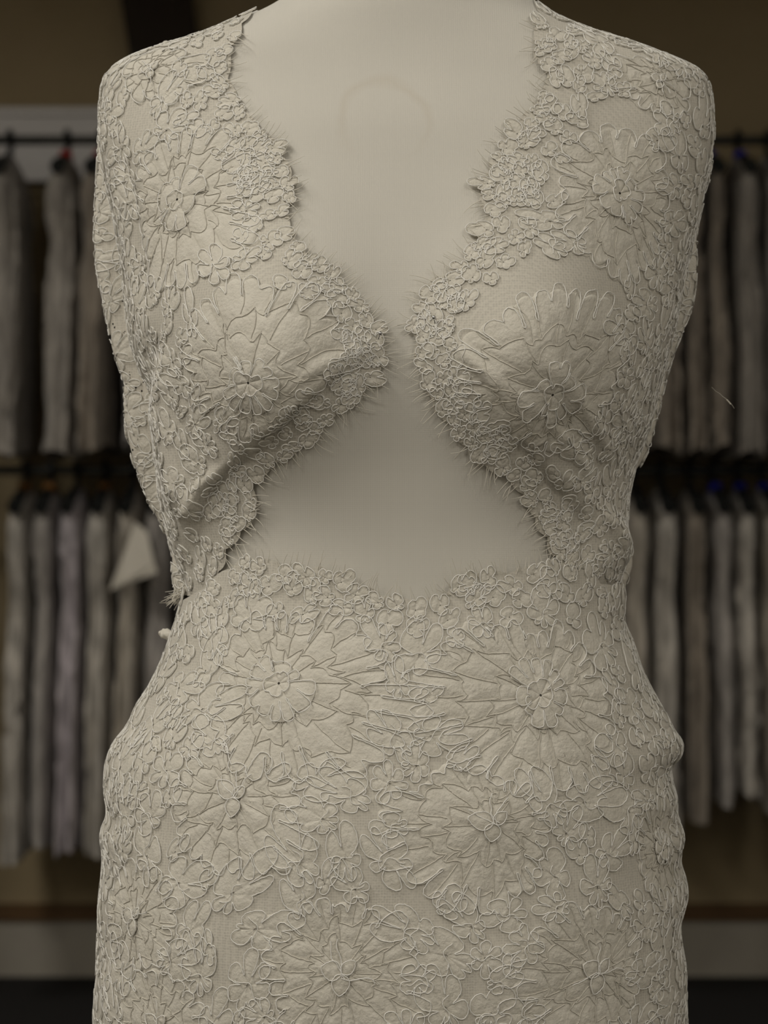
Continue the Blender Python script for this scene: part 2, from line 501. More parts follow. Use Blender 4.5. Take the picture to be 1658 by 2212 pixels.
for row, z, grp, rl in ((up, UP_Z, UPL, 'upper'), (lo, LO_Z, LOL, 'lower')):
    taken = [r[0] for r in row]
    for (px, c, ln, th, lab, clip, tn) in row:
        sd += 1
        ln += 0.02
        hl = 'black hanger of ' + lab.split(',')[0].replace(' the ', ' ')
        gap = min(abs(px - q) for q in taken if q != px) * 5.98 / FPX
        th = min(th, gap / 2 * 0.95); tn *= 0.3
        place_gown(bgx(px), z, c, ln, th, lab, grp, sd, clip, hl, tn)
    cols = ['ivory', 'grey', 'cream', 'white', 'taupe', 'lilac']
    hidden = list(range(-460, -90, 75)) + list(range(290 if rl == 'upper' else 400, 1350, 74)) + list(range(1764, 2130, 75))
    if rl == 'upper': hidden.append(1690)
    for i, px in enumerate(hidden):
        sd += 1
        c = cols[(i * 5 + i // 6) % 6]
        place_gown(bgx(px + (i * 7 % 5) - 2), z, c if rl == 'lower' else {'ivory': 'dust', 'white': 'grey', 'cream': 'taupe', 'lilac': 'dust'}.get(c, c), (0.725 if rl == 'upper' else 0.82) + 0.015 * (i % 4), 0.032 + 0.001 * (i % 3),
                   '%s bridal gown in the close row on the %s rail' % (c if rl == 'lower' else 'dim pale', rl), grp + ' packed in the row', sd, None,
                   'black hanger in the close row on the %s rail' % rl, 0.008 * ((i % 3) - 1))

# turned-back satin panel on the lower cream gown
sx = lambda p: X(p, 5.95)
sz = lambda p: Z(p, 5.95)
pv = [(290, 1128), (318, 1150), (334, 1215), (342, 1236), (300, 1252), (262, 1262), (240, 1276), (252, 1236), (270, 1190)]
vv, ff = [], []
for yy in (5.95 - DIST, 5.965 - DIST):
    for (a, b2) in pv:
        vv.append((sx(a), yy + 0.06 * ((b2 - 1128) / 150.0) * -0.4 + 0.012 * math.sin(a * .05), sz(b2)))
n = len(pv)
ff.append(tuple(range(n))); ff.append(tuple(range(2 * n - 1, n - 1, -1)))
for i in range(n):
    ff.append((i, i + n, (i + 1) % n + n, (i + 1) % n))
mb = MB(); mb.v = vv; mb.f = ff
tag(mb.build('satin_panel', M['paper'], GREF['cream gown on the lower rail with a turned-back satin panel']), 'turned-back triangular cream satin panel')

# ------------------------------------------------------------------ draped surfaces around the dress form
UPV = np.array([0, 0, 1.0])
CAMP = np.array([0.0, -DIST, CAM_Z])
NU = 720

def smooth1(a, k):
    if k < 1: return a
    x = np.arange(-3 * k, 3 * k + 1); g = np.exp(-0.5 * (x / k) ** 2); g /= g.sum()
    return np.convolve(np.pad(a, 3 * k, mode='edge'), g, mode='valid')

def to_px(P):
    d = P - CAMP
    return np.stack([829 + d[..., 0] / d[..., 1] * FPX, 1106 - d[..., 2] / d[..., 1] * FPX], -1)

DF = np.array([(-220, .046), (-15, .052), (0, .055), (42, .058), (100, .061), (190, .069), (300, .085), (450, .097), (600, .105),
               (780, .108), (900, .104), (1000, .100), (1150, .098), (1290, .100), (1500, .116), (1700, .130), (2000, .136), (2500, .132), (4200, .20)])
DB = np.array([(-220, .046), (0, .056), (100, .072), (190, .084), (300, .096), (600, .100), (1000, .088), (1290, .088), (1600, .120),
               (2000, .132), (2500, .125), (4200, .20)])

class Surf:
    def __init__(s, contour, y0, y1, step=0.0016, df_add=0.0, db_add=0.0, detail_sm=8, base_sm=40, expo=2.25,
                 bust=1.0, coarse_after=None, nu=NU, df_scale=1.0):
        c = np.array(contour, float)
        yy = np.arange(-400, 4400, 2.0)
        L0 = np.interp(yy, c[:, 0], c[:, 1]); R0 = np.interp(yy, c[:, 0], c[:, 2])
        Ld, Rd = smooth1(L0, detail_sm // 2), smooth1(R0, detail_sm // 2)
        Lb, Rb = smooth1(L0, base_sm // 2), smooth1(R0, base_sm // 2)
        sh = np.clip((yy - 120) / 200, 0, 1)                    # the shoulder keeps its own contour
        Lb = Ld * (1 - sh) + Lb * sh; Rb = Rd * (1 - sh) + Rb * sh
        zz = Z(yy)
        m = (yy >= y0) & (yy <= y1)
        ya = yy[m]
        arc = np.concatenate([[0], np.cumsum(np.hypot(np.diff(X(Lb[m])), np.diff(zz[m])))])
        if coarse_after:
            w = np.where(ya > coarse_after, 0.12, 1.0)
            arc = np.concatenate([[0], np.cumsum(np.diff(arc) * w[1:])])
        nv = int(arc[-1] / step) + 2
        rows = np.interp(np.linspace(0, arc[-1], nv), arc, ya)
        s.rows, s.nv, s.nu = rows, nv, nu
        f = lambda a: np.interp(rows, yy, a)[:, None]
        xl, xr = X(f(Lb)), X(f(Rb))
        xld, xrd = X(f(Ld)) - xl, X(f(Rd)) - xr
        df = smooth1(np.interp(yy, DF[:, 0], DF[:, 1]), 15); db = smooth1(np.interp(yy, DB[:, 0], DB[:, 1]), 15)
        df, db = f(df) * df_scale + df_add, f(db) + db_add
        phi = np.linspace(-math.pi, math.pi, nu, endpoint=False)[None, :]
        s.phi = phi[0]
        sn, cs = np.sin(phi), np.cos(phi)
        e = 2.0 / expo
        sx_ = np.sign(sn) * np.abs(sn) ** e; cy_ = np.sign(cs) * np.abs(cs) ** e
        cxm = (xl + xr) / 2
        hw = np.where(sn < 0, cxm - xl, xr - cxm)
        det = np.where(sn < 0, xld, xrd) * np.abs(sn) ** 5
        x = cxm + sx_ * hw + det
        y = np.where(cs > 0, -df, -db) * cy_
        z = np.repeat(Z(rows)[:, None], nu, 1)
        # bust
        for bxp, byp in ((575, 785), (1150, 785)):
            dx_ = (x - X(bxp, 1.5)) / 0.060
            dz_ = z - Z(byp, 1.5)
            dz_ = np.where(dz_ > 0, dz_ / 0.085, dz_ / 0.058)
            y = y - bust * 0.040 * np.exp(-dx_ ** 2 - dz_ ** 2) * np.clip(cs * 3, 0, 1)
        s.P = np.stack([x, y, z], -1)
        s.normals()
    def normals(s):
        P = s.P
        s.Pu = (np.roll(P, -1, 1) - np.roll(P, 1, 1)) / 2
        s.Pv = np.gradient(P, axis=0)
        n = np.cross(s.Pv, s.Pu)
        s.N = -n / (np.linalg.norm(n, axis=-1, keepdims=True) + 1e-12)
        # outward
        fr = s.nu // 2
        if s.N[s.nv // 2, fr, 1] > 0: s.N = -s.N
        s.px = to_px(P)
        s.facing = ((CAMP - P) * s.N).sum(-1) > 0.0
    def displace(s, h):
        s.P = s.P + s.N * h[..., None]
        s.normals()
    def samp(s, A, u, v):
        u = np.mod(u, s.nu); v = np.clip(v, 0, s.nv - 1.001)
        iu = np.floor(u).astype(int); iv = np.floor(v).astype(int)
        fu = (u - iu)[..., None]; fv = (v - iv)[..., None]
        iu1 = (iu + 1) % s.nu; iu = iu % s.nu
        return (A[iv, iu] * (1 - fu) * (1 - fv) + A[iv, iu1] * fu * (1 - fv) + A[iv + 1, iu] * (1 - fu) * fv + A[iv + 1, iu1] * fu * fv)
    def at(s, u, v, h=0.0):
        n = s.samp(s.N, u, v); n /= np.linalg.norm(n, axis=-1, keepdims=True)
        return s.samp(s.P, u, v) + n * np.asarray(h)[..., None], n
    def invert(s, px, py):
        lo_ = max(0, np.searchsorted(s.rows, py - 140)); hi_ = min(s.nv, np.searchsorted(s.rows, py + 140) + 1)
        if hi_ - lo_ < 3: lo_, hi_ = 0, s.nv
        q = s.px[lo_:hi_]
        d = (q[..., 0] - px) ** 2 + (q[..., 1] - py) ** 2
        d[~s.facing[lo_:hi_]] += 1e7
        k = np.argmin(d); v, u = divmod(k, s.nu)
        return float(u), float(v + lo_)
    def frame(s, u, v):
        u_, v_ = np.array(u), np.array(v)
        P, n = s.at(u_, v_)
        e2 = UPV - n * (UPV @ n)
        if np.linalg.norm(e2) < 0.25:
            e2 = np.array([0, 1.0, 0]) - n * n[1]
        e2 /= np.linalg.norm(e2)
        e1 = np.cross(e2, n)
        pu, pv_ = s.samp(s.Pu, u_, v_), s.samp(s.Pv, u_, v_)
        J = np.array([[e1 @ pu, e1 @ pv_], [e2 @ pu, e2 @ pv_]])
        return P, n, e1, e2, np.linalg.inv(J)
    def local(s, fr, u, v, a, b, h):
        Ji = fr[4]
        du = Ji[0, 0] * a + Ji[0, 1] * b; dv = Ji[1, 0] * a + Ji[1, 1] * b
        return s.at(u + du, v + dv, h)

def grid_faces(nv, nu, wrap=True):
    i = np.arange(nv - 1)[:, None]; j = np.arange(nu if wrap else nu - 1)[None, :]
    j1 = (j + 1) % nu
    return np.stack([i * nu + j, i * nu + j1, (i + 1) * nu + j1, (i + 1) * nu + j], -1).reshape(-1, 4)

# contours of the form itself: py, px on either side
C_FORM = [(-400, 704, 1034), (-220, 700, 1040), (-80, 680, 1068), (-30, 655, 1100), (-8, 632, 1128), (0, 612, 1148), (20, 585, 1166), (42, 537, 1194), (62, 492, 1238), (80, 450, 1280),
          (110, 362, 1372), (130, 304, 1428), (150, 266, 1486), (170, 249, 1508), (190, 240, 1516), (300, 238, 1518), (450, 266, 1492),
          (600, 292, 1450), (750, 318, 1410), (850, 350, 1384), (1000, 368, 1344), (1130, 398, 1322), (1290, 424, 1312), (1390, 392, 1338),
          (1500, 335, 1390), (1620, 275, 1420), (1750, 255, 1430), (1900, 250, 1438), (2212, 246, 1440), (2500, 262, 1425), (4400, 262, 1425)]
C_BOD = [(-400, 704, 1034), (-8, 632, 1128), (0, 612, 1148), (20, 580, 1172), (42, 530, 1204), (62, 484, 1250), (80, 440, 1292), (110, 350, 1388), (130, 290, 1446), (150, 250, 1500),
         (170, 232, 1522), (190, 224, 1529), (240, 219, 1535), (300, 219, 1533), (350, 226, 1529), (450, 245, 1508), (600, 270, 1470), (700, 280, 1456), (740, 284, 1446),
         (800, 302, 1428), (860, 332, 1412), (920, 344, 1398), (1000, 347, 1362), (1070, 354, 1342), (1130, 374, 1336), (1200, 398, 1334), (1260, 404, 1333), (1300, 404, 1331), (1400, 404, 1331), (4400, 404, 1331)]
C_BACK = [(-400, 704, 1034), (0, 612, 1148), (20, 578, 1174), (42, 527, 1206), (80, 437, 1294), (110, 347, 1390), (130, 287, 1448), (150, 247, 1502), (170, 230, 1524), (180, 224, 1530), (240, 216, 1538), (300, 212, 1535),
          (380, 207, 1529), (450, 205, 1517), (500, 205, 1508), (560, 208, 1505), (600, 212, 1500), (650, 220, 1490), (724, 236, 1465), (760, 246, 1455), (797, 262, 1446), (830, 272, 1438), (871, 272, 1428), (932, 272, 1407),
          (967, 278, 1396), (1000, 286, 1380), (1021, 294, 1364), (1049, 305, 1350), (1080, 318, 1344), (1114, 336, 1344), (1158, 362, 1362), (1190, 372, 1365), (1223, 374, 1364),
          (1250, 376, 1352), (1271, 379, 1340), (1300, 382, 1336), (4400, 400, 1335)]
C_SKIRT = [(-400, 410, 1335), (1200, 408, 1336), (1270, 402, 1338), (1302, 396, 1337), (1331, 386, 1338), (1354, 376, 1345), (1385, 366, 1362), (1428, 353, 1384), (1454, 342, 1397), (1484, 327, 1408), (1506, 310, 1416),
           (1523, 294, 1424), (1545, 284, 1433), (1567, 274, 1443), (1585, 262, 1455), (1602, 252, 1464), (1623, 244, 1461), (1645, 236, 1442), (1658, 232, 1436), (1693, 226, 1449), (1714, 229, 1458), (1735, 236, 1454),
           (1758, 240, 1451), (1780, 232, 1458), (1801, 228, 1463), (1830, 230, 1458), (1853, 229, 1458), (1890, 225, 1470), (1923, 222, 1477), (1950, 220, 1472), (1985, 219, 1464),
           (2016, 217, 1468), (2050, 212, 1470), (2085, 208, 1471), (2129, 207, 1472), (2178, 212, 1472), (2212, 217, 1473), (2400, 212, 1478), (3000, 190, 1500), (4400, 120, 1570)]

BODY = Surf(C_FORM, -220, 2460, step=0.004, nu=240, detail_sm=10)
BOD = Surf(C_BOD, 2, 1360, df_add=0.0024, db_add=0.004, detail_sm=8, bust=1.01)
BACK = Surf(C_BACK, 30, 1284, step=0.003, df_scale=0.2, df_add=0.0, db_add=0.018, detail_sm=6, base_sm=8, bust=0.0, nu=400)
SK = Surf(C_SKIRT, 1160, 4060, df_add=0.010, db_add=0.010, detail_sm=8, base_sm=110, bust=0.0, coarse_after=2420)

def poly_dist(px, poly, closed=False, band=None):
    """distance (px) of points to a polyline, the nearest point and the side; band limits the search"""
    shp = px.shape[:-1]
    Q = px.reshape(-1, 2)
    best = np.full(len(Q), 1e9); near = np.zeros_like(Q); side = np.zeros(len(Q))
    P = np.asarray(poly, float)
    n = len(P) - (0 if closed else 1)
    ch = 10
    for i0 in range(0, n, ch):
        ids = np.arange(i0, min(n, i0 + ch))
        A = P[ids]; B = P[(ids + 1) % len(P)]
        if band is not None:
            lo_ = np.minimum(A.min(0), B.min(0)) - band; hi_ = np.maximum(A.max(0), B.max(0)) + band
            sel = np.nonzero((Q[:, 0] > lo_[0]) & (Q[:, 0] < hi_[0]) & (Q[:, 1] > lo_[1]) & (Q[:, 1] < hi_[1]))[0]
        else:
            sel = np.arange(len(Q))
        if not len(sel): continue
        q = Q[sel]
        bs, nr_, sd_ = best[sel], near[sel], side[sel]
        for a, b in zip(A, B):
            ab = b - a
            t = np.clip(((q[:, 0] - a[0]) * ab[0] + (q[:, 1] - a[1]) * ab[1]) / (ab @ ab + 1e-9), 0, 1)
            cx_, cy_ = a[0] + t * ab[0], a[1] + t * ab[1]
            d = np.hypot(q[:, 0] - cx_, q[:, 1] - cy_)
            m = d < bs
            bs[m] = d[m]; nr_[m, 0] = cx_[m]; nr_[m, 1] = cy_[m]
            sd_[m] = ab[0] * (q[m, 1] - a[1]) - ab[1] * (q[m, 0] - a[0])
        best[sel], near[sel], side[sel] = bs, nr_, sd_
    return best.reshape(shp), near.reshape(px.shape), side.reshape(shp)

def inside(px, poly):
    P = np.asarray(poly, float); x, y = px[..., 0], px[..., 1]
    r = np.zeros(x.shape, bool); j = len(P) - 1
    for i in range(len(P)):
        xi, yi = P[i]; xj, yj = P[j]
        with np.errstate(divide='ignore', invalid='ignore'):
            c = ((yi > y) != (yj > y)) & (x < (xj - xi) * (y - yi) / (yj - yi + 1e-12) + xi)
        r ^= c; j = i
    return r

def catmull(pts, step=5.0):
    P = np.asarray(pts, float); out = []
    for i in range(len(P) - 1):
        p0, p1, p2, p3 = P[max(i - 1, 0)], P[i], P[i + 1], P[min(i + 2, len(P) - 1)]
        n = max(2, int(np.linalg.norm(p2 - p1) / step))
        for k in range(n):
            t = k / n
            out.append(0.5 * ((2 * p1) + (-p0 + p2) * t + (2 * p0 - 5 * p1 + 4 * p2 - p3) * t * t + (-p0 + 3 * p1 - 3 * p2 + p3) * t ** 3))
    out.append(P[-1])
    return np.array(out)

def scallop(pts, out_sign, lam=58.0, amp=13.0, seed=0):
    """resample an edge and push it outwards in lobes"""
    C = catmull(pts, 4.0)
    seg = np.hypot(*np.diff(C, axis=0).T); s_ = np.concatenate([[0], np.cumsum(seg)])
    n = int(s_[-1] / 4)
    ss = np.linspace(0, s_[-1], n)
    C = np.stack([np.interp(ss, s_, C[:, 0]), np.interp(ss, s_, C[:, 1])], 1)
    T = np.gradient(C, axis=0); T /= np.linalg.norm(T, axis=1, keepdims=True)
    Nn = np.stack([T[:, 1], -T[:, 0]], 1) * out_sign
    r = np.random.default_rng(seed)
    ph = ss / lam + 0.35 * np.sin(ss / 130 + seed)
    return C + Nn * (amp * (np.abs(np.sin(math.pi * ph)) ** 0.6 - 1.1))[:, None], Nn

E_LEFT = [(548, 20), (528, 62), (508, 100), (500, 135), (508, 190), (535, 240), (580, 285), (618, 335), (636, 390), (634, 435), (626, 470), (645, 520), (690, 560), (735, 590),
          (775, 635), (806, 680), (826, 712), (832, 745), (836, 785), (806, 826), (770, 878), (722, 902), (690, 948), (640, 984), (585, 1018), (556, 1052), (556, 1105),
          (532, 1148), (498, 1190), (480, 1240), (460, 1290)]
E_RIGHT = [(1148, -10), (1156, 30), (1150, 75), (1146, 110), (1168, 150), (1172, 185), (1145, 225), (1098, 285), (1064, 330), (1044, 375), (1032, 425), (1040, 480), (1012, 530),
           (980, 572), (930, 604), (908, 645), (888, 690), (890, 740), (896, 790), (924, 868), (958, 918), (992, 962), (1032, 1008), (1082, 1032), (1130, 1080), (1150, 1130),
           (1172, 1164), (1192, 1206), (1240, 1245), (1270, 1290)]
E_SKIRT = [(300, 1300), (395, 1292), (440, 1262), (500, 1216), (540, 1200), (590, 1208), (640, 1216), (690, 1222), (740, 1240), (800, 1268), (850, 1284), (905, 1290), (950, 1282),
           (978, 1246), (1020, 1234), (1080, 1230), (1130, 1224), (1180, 1214), (1250, 1222), (1335, 1268), (1420, 1285)]
SL, NL = scallop(E_LEFT, 1, seed=1)
SR, NR = scallop(E_RIGHT, -1, seed=2)
SS, NS = scallop(E_SKIRT, 1, seed=3, lam=66)
POLY_L = np.vstack([SL, [(-400, 1300), (-400, -400), (548, -400)]])
POLY_R = np.vstack([SR, [(2100, 1300), (2100, -400), (1148, -400)]])
POLY_S = np.vstack([SS, [(2600, 1285), (2600, 9000), (-900, 9000), (-900, 1300)]])

# ---- folds of the bodice: the cups hang over the bands below them
CR_L = catmull([(826, 752), (770, 772), (722, 800), (676, 838), (640, 866), (596, 912), (548, 960), (492, 1002), (452, 1046), (424, 1100), (408, 1160), (402, 1240), (398, 1330)], 12)
CR_R = catmull([(1030, 835), (1090, 905), (1150, 967), (1193, 1028), (1237, 1080), (1263, 1120), (1274, 1193), (1272, 1250), (1270, 1330)], 12)
front = np.cos(BOD.phi)[None, :] > -0.1
def fold(poly, sign, amp, sig, xlim, soft=9.0, t0=0.22):
    d, near, side = poly_dist(BOD.px, poly)
    sdist = np.where(side * sign > 0, d, -d)
    # progress along the fold: grows away from the pin
    t = np.clip(np.hypot(near[..., 0] - poly[0][0], near[..., 1] - poly[0][1]) / 260.0, t0, 1.0)
    step_ = 1 / (1 + np.exp(-np.clip(sdist / soft, -30, 30)))
    h = amp * t * step_ * np.exp(-np.clip(sdist, 0, None) / sig)
    h -= 0.0010 * t * np.exp(-((sdist + 16) / 12) ** 2)
    return np.where(xlim & front, h, 0.0)
hL = fold(CR_L, 1, 0.0072, 70, BOD.px[..., 0] < 868, 11.0)
hR = fold(CR_R, -1, 0.0085, 70, BOD.px[..., 0] >= 868, t0=0.0)
h = hL + hR
def ridge(poly, amp, w):
    d, near, _ = poly_dist(BOD.px, catmull(poly, 15), False, 70)
    e0, e1 = np.array(poly[0]), np.array(poly[-1])
    t = np.minimum(np.hypot(*np.moveaxis(near - e0, -1, 0)), np.hypot(*np.moveaxis(near - e1, -1, 0))) / 70
    return np.where(front, amp * np.clip(t, 0, 1) * np.exp(-(d / w) ** 2), 0)
h += ridge([(815, 745), (720, 800), (610, 890), (530, 950)], 0.0012, 12)
h += ridge([(806, 730), (690, 790), (600, 850)], 0.0015, 12)
h += ridge([(345, 760), (352, 860), (372, 960), (392, 1060), (410, 1120)], 0.006, 20)
h -= ridge([(318, 700), (326, 800), (340, 900)], 0.004, 18)
h += ridge([(520, 980), (450, 1050), (405, 1140)], 0.005, 14)
h += ridge([(960, 720), (1040, 800), (1130, 900), (1190, 960)], 0.0018, 13)
h += ridge([(1000, 760), (1090, 830), (1200, 930), (1290, 1050)], 0.002, 14)
h += ridge([(1180, 760), (1270, 900), (1330, 1010)], 0.003, 16)
h += ridge([(1280, 1090), (1310, 1130), (1330, 1190), (1330, 1240)], 0.006, 14)
h += ridge([(250, 300), (285, 420), (300, 560), (320, 680)], -0.003, 16)
h *= np.clip((1275 - BOD.rows) / 70, 0, 1)[:, None]
BOD.displace(h)
# soft wrinkles of the loose lace
def wrinkles(S, amp, seed, kx, kz):
    r = np.random.default_rng(seed); h = np.zeros((S.nv, S.nu))
    for k in range(7):
        a, b, p = r.uniform(-kx, kx), r.uniform(-kz, kz), r.uniform(0, 6.28)
        h += np.sin(a * S.P[..., 0] + b * S.P[..., 2] + 0.6 * a * S.P[..., 1] + p)
    return amp * h / 3
BOD.displace(wrinkles(BOD, 0.0007, 4, 90, 90))
BACK.displace(wrinkles(BACK, 0.0012, 5, 110, 70))
sidew = np.clip((np.abs(SK.phi)[None, :] - 0.75) / 0.6, 0, 1)
SK.displace(wrinkles(SK, 0.0008, 6, 60, 70) + sidew * wrinkles(SK, 0.0016, 8, 140, 150))

def sheet(name, S, poly, phimask, mat, parent, snap=True):
    ins = inside(S.px, poly) if poly is not None else np.ones((S.nv, S.nu), bool)
    P = S.P.copy()
    ok = ins.copy()
    if poly is not None:
        fr = np.cos(S.phi)[None, :] > 0.05
        ok = np.where(fr, ins, ins)
        d, near, _ = poly_dist(S.px, poly, True, 14)
        border = (~ins) & (d < 9) & fr
        dep = P[..., 1] + DIST
        tx = (near[..., 0] - S.px[..., 0]) * dep / FPX; tz = -(near[..., 1] - S.px[..., 1]) * dep / FPX
        ny = np.where(np.abs(S.N[..., 1]) < 0.15, -0.15, S.N[..., 1])
        ty = np.clip(-(S.N[..., 0] * tx + S.N[..., 2] * tz) / ny, -0.006, 0.006)
        mv = np.stack([tx, ty, tz], -1)
        P = np.where(border[..., None], P + mv, P)
        ok |= border
    ok &= phimask[None, :]
    F = grid_faces(S.nv, S.nu)
    okf = ok.ravel()[F].all(1)
    if poly is not None:
        okf &= ins.ravel()[F].any(1)
    F = F[okf]
    used = np.unique(F)
    idx = np.full(S.nv * S.nu, -1); idx[used] = np.arange(len(used))
    o = link(name, mesh_np(name, P.reshape(-1, 3)[used], idx[F][:, ::-1], mat), parent)
    return o

# ------------------------------------------------------------------ dress form
form = empty('dress_form', (X(868), 0.0, 0.0))
tag(form, 'headless dress form covered in off-white knit with a faint chest stain', 'dress form')
bf = grid_faces(BODY.nv, BODY.nu)
bv = BODY.P.reshape(-1, 3)
me = mesh_np('torso', bv, bf[:, ::-1], M['form'])
link('torso', me, form)
zb, zt = BODY.P[-1, 0, 2], BODY.P[0, 0, 2]
def cap_ring(row, dz, name, mat):
    ring = BODY.P[row]; c = ring.mean(0)
    mb = MB(); n = len(ring)
    for sc, h_ in ((1.0, 0.0), (0.985, dz * .6), (0.9, dz)):
        mb.v += [tuple(c + (p - c) * sc + np.array([0, 0, h_])) for p in ring]
    for k in range(2):
        mb.f += [(k * n + i, k * n + (i + 1) % n, (k + 1) * n + (i + 1) % n, (k + 1) * n + i) for i in range(n)]
    mb.f.append(tuple(range(2 * n, 3 * n)))
    mb.build(name, mat, form, True)
cap_ring(0, 0.018, 'neck_cap', M['timber'])
cap_ring(-1, -0.018, 'base_cap', M['timber'])
fx = X(868)
MB().tube([(fx, 0, 0.12), (fx, 0, zb)], 0.016, 16).build('stand_pole', M['rail'], form, True)
MB().lathe((fx, 0, 0.0), [(0.17, 0.0), (0.17, 0.012), (0.15, 0.022), (0.05, 0.035), (0.024, 0.06), (0.02, 0.14)], 40).build('stand_base', M['hanger'], form, True)

# ------------------------------------------------------------------ lace pieces
laceL = tag(empty('lace_bodice_panel', (X(560), -0.1, Z(760))), 'ivory corded lace bodice panel pinned beside the folded pleat, frayed tuft at its waist', 'lace panel', 'lace panels draped on the dress form')
laceR = tag(empty('lace_bodice_panel', (X(1160), -0.1, Z(760))), 'ivory corded lace bodice panel whose pinned edge hangs straight, bunched lace tail at its waist', 'lace panel', 'lace panels draped on the dress form')
laceS = tag(empty('lace_skirt_panel', (X(850), -0.1, Z(1800))), 'ivory corded lace skirt panel with large flowers wrapped round waist and hips', 'lace panel', 'lace panels draped on the dress form')
deg = np.degrees(BOD.phi)
sheet('net_ground', BOD, POLY_L, (deg < 40) & (deg > -100), M['net'], laceL)
sheet('net_ground', BOD, POLY_R, (deg > -40) & (deg < 100), M['net'], laceR)
degb = np.degrees(BACK.phi)
sheet('back_drape', BACK, None, degb <= -40, M['net_loose'], laceL)
sheet('back_drape', BACK, None, (degb >= 40), M['net_loose'], laceR)
sheet('net_ground', SK, POLY_S, np.ones(NU, bool), M['net'], laceS)

# ---- threads lying on a surface
def tube_np(P, N, r, k=5, closed=False, taper=False):
    n = len(P)
    if closed: T = np.roll(P, -1, 0) - np.roll(P, 1, 0)
    else: T = np.gradient(P, axis=0)
    T /= np.linalg.norm(T, axis=1, keepdims=True) + 1e-12
    B = np.cross(T, N); B /= np.linalg.norm(B, axis=1, keepdims=True) + 1e-12
    N2 = np.cross(B, T)
    a = np.arange(k) * 2 * math.pi / k
    rr = np.full(n, r)
    if taper: rr = r * np.linspace(1, 0.45, n)
    V = P[:, None, :] + rr[:, None, None] * (np.cos(a)[None, :, None] * B[:, None, :] + np.sin(a)[None, :, None] * N2[:, None, :])
    m = n if closed else n - 1
    i = np.arange(m)[:, None]; j = np.arange(k)[None, :]
    i1 = (i + 1) % n; j1 = (j + 1) % k
    F = np.stack([i * k + j, i1 * k + j, i1 * k + j1, i * k + j1], -1).reshape(-1, 4)
    return V.reshape(-1, 3), F

class Bag:
    def __init__(s): s.V = []; s.F = []; s.n = 0
    def add(s, V, F):
        s.V.append(V); s.F.append(F + s.n); s.n += len(V)
    def build(s, name, mat, parent):
        if not s.n: return None
        return link(name, mesh_np(name, np.vstack(s.V), np.vstack(s.F), mat), parent)

def chaikin(p, it=2, closed=True):
    for _ in range(it):
        q = np.roll(p, -1, 0) if closed else p[1:]
        b = p if closed else p[:-1]
        p2 = np.empty((2 * len(b), p.shape[1])); p2[0::2] = 0.75 * b + 0.25 * q; p2[1::2] = 0.25 * b + 0.75 * q
        if not closed: p2 = np.vstack([p[:1], p2, p[-1:]])
        p = p2
    return p

def resample(p, step, closed=True):
    q = np.vstack([p, p[:1]]) if closed else p
    d = np.concatenate([[0], np.cumsum(np.hypot(*np.diff(q, axis=0).T))])
    n = max(5, int(d[-1] / step))
    t = np.linspace(0, d[-1], n, endpoint=not closed)
    return np.stack([np.interp(t, d, q[:, 0]), np.interp(t, d, q[:, 1])], 1)

CORD_R = 0.00033
def lay_cord(bag, S, fr, u, v, ab, h, r=CORD_R, closed=True, step=0.00125, jit=0.00012, k=4):
    ab = resample(ab, step, closed)
    ab = ab + RNG.normal(0, jit, ab.shape)
    hh = np.full(len(ab), h) + RNG.normal(0, 0.00005, len(ab))
    P, N = S.local(fr, u, v, ab[:, 0], ab[:, 1], hh)
    bag.add(*tube_np(P, N, r, k, closed))

def radial_outline(bounds, Rk, lobes, Rmin=0.86, loop=0.13, ploop=0.75, full=True, span=None):
    """outer cord of a flower: scalloped lobes with teardrop loops running inwards between them"""
    pts = []
    for i in range(len(Rk)):
        t0, t1 = bounds[i], bounds[i + 1]
        m = lobes[i]
        for l in range(m):
            a0, a1 = t0 + (t1 - t0) * l / m, t0 + (t1 - t0) * (l + 1) / m
            w = a1 - a0
            r = Rk[i] * (1 - 0.10 * (2 * (l + 0.5) / m - 1) ** 2) * RNG.uniform(0.95, 1.04)
            edge = r * RNG.uniform(Rmin, Rmin + 0.06)
            # teardrop at the start of the lobe
            if RNG.random() < ploop:
                dl = r * loop * RNG.uniform(0.7, 1.5); tilt = RNG.normal(0, 0.10) * w
                ws = 0.0011 / r
                pts += [(a0 - ws * .6, edge), (a0 - ws * .5 + tilt * .5, edge - dl * .5), (a0 - ws * 1.1 + tilt, edge - dl * .85), (a0 + tilt, edge - dl * 1.1),
                        (a0 + ws * 1.1 + tilt, edge - dl * .85), (a0 + ws * .5 + tilt * .5, edge - dl * .5), (a0 + ws * .6, edge)]
            else:
                pts += [(a0, edge * 0.97)]
            for f in (0.14, 0.32, 0.5, 0.68, 0.86):
                pts.append((a0 + w * f, r * (1 - 0.10 * abs(2 * f - 1) ** 2.5) * RNG.uniform(0.985, 1.015)))
    p = np.array(pts)
    ab = np.stack([p[:, 1] * np.cos(p[:, 0]), p[:, 1] * np.sin(p[:, 0])], 1)
    return chaikin(ab, 2, True)

def polar_patch(S, fr, u, v, t0, t1, rin, rout_f, na, nr, hf, seed):
    """puffed petal between two angles; rout_f(t in 0..1) outer radius, hf(t, rho) height"""
    tt = np.linspace(0, 1, na); rho = np.linspace(0, 1, nr)
    T, Rr = np.meshgrid(tt, rho)
    ang = t0 + (t1 - t0) * T
    rad = rin + (rout_f(T) - rin) * Rr
    hh = hf(T, Rr)
    P, N = S.local(fr, u, v, rad * np.cos(ang), rad * np.sin(ang), hh)
    F = grid_faces(nr, na, False)
    return P.reshape(-1, 3), F

FLOWERS = []
PXM = 1.49 / FPX            # metres per pixel on the front of the form

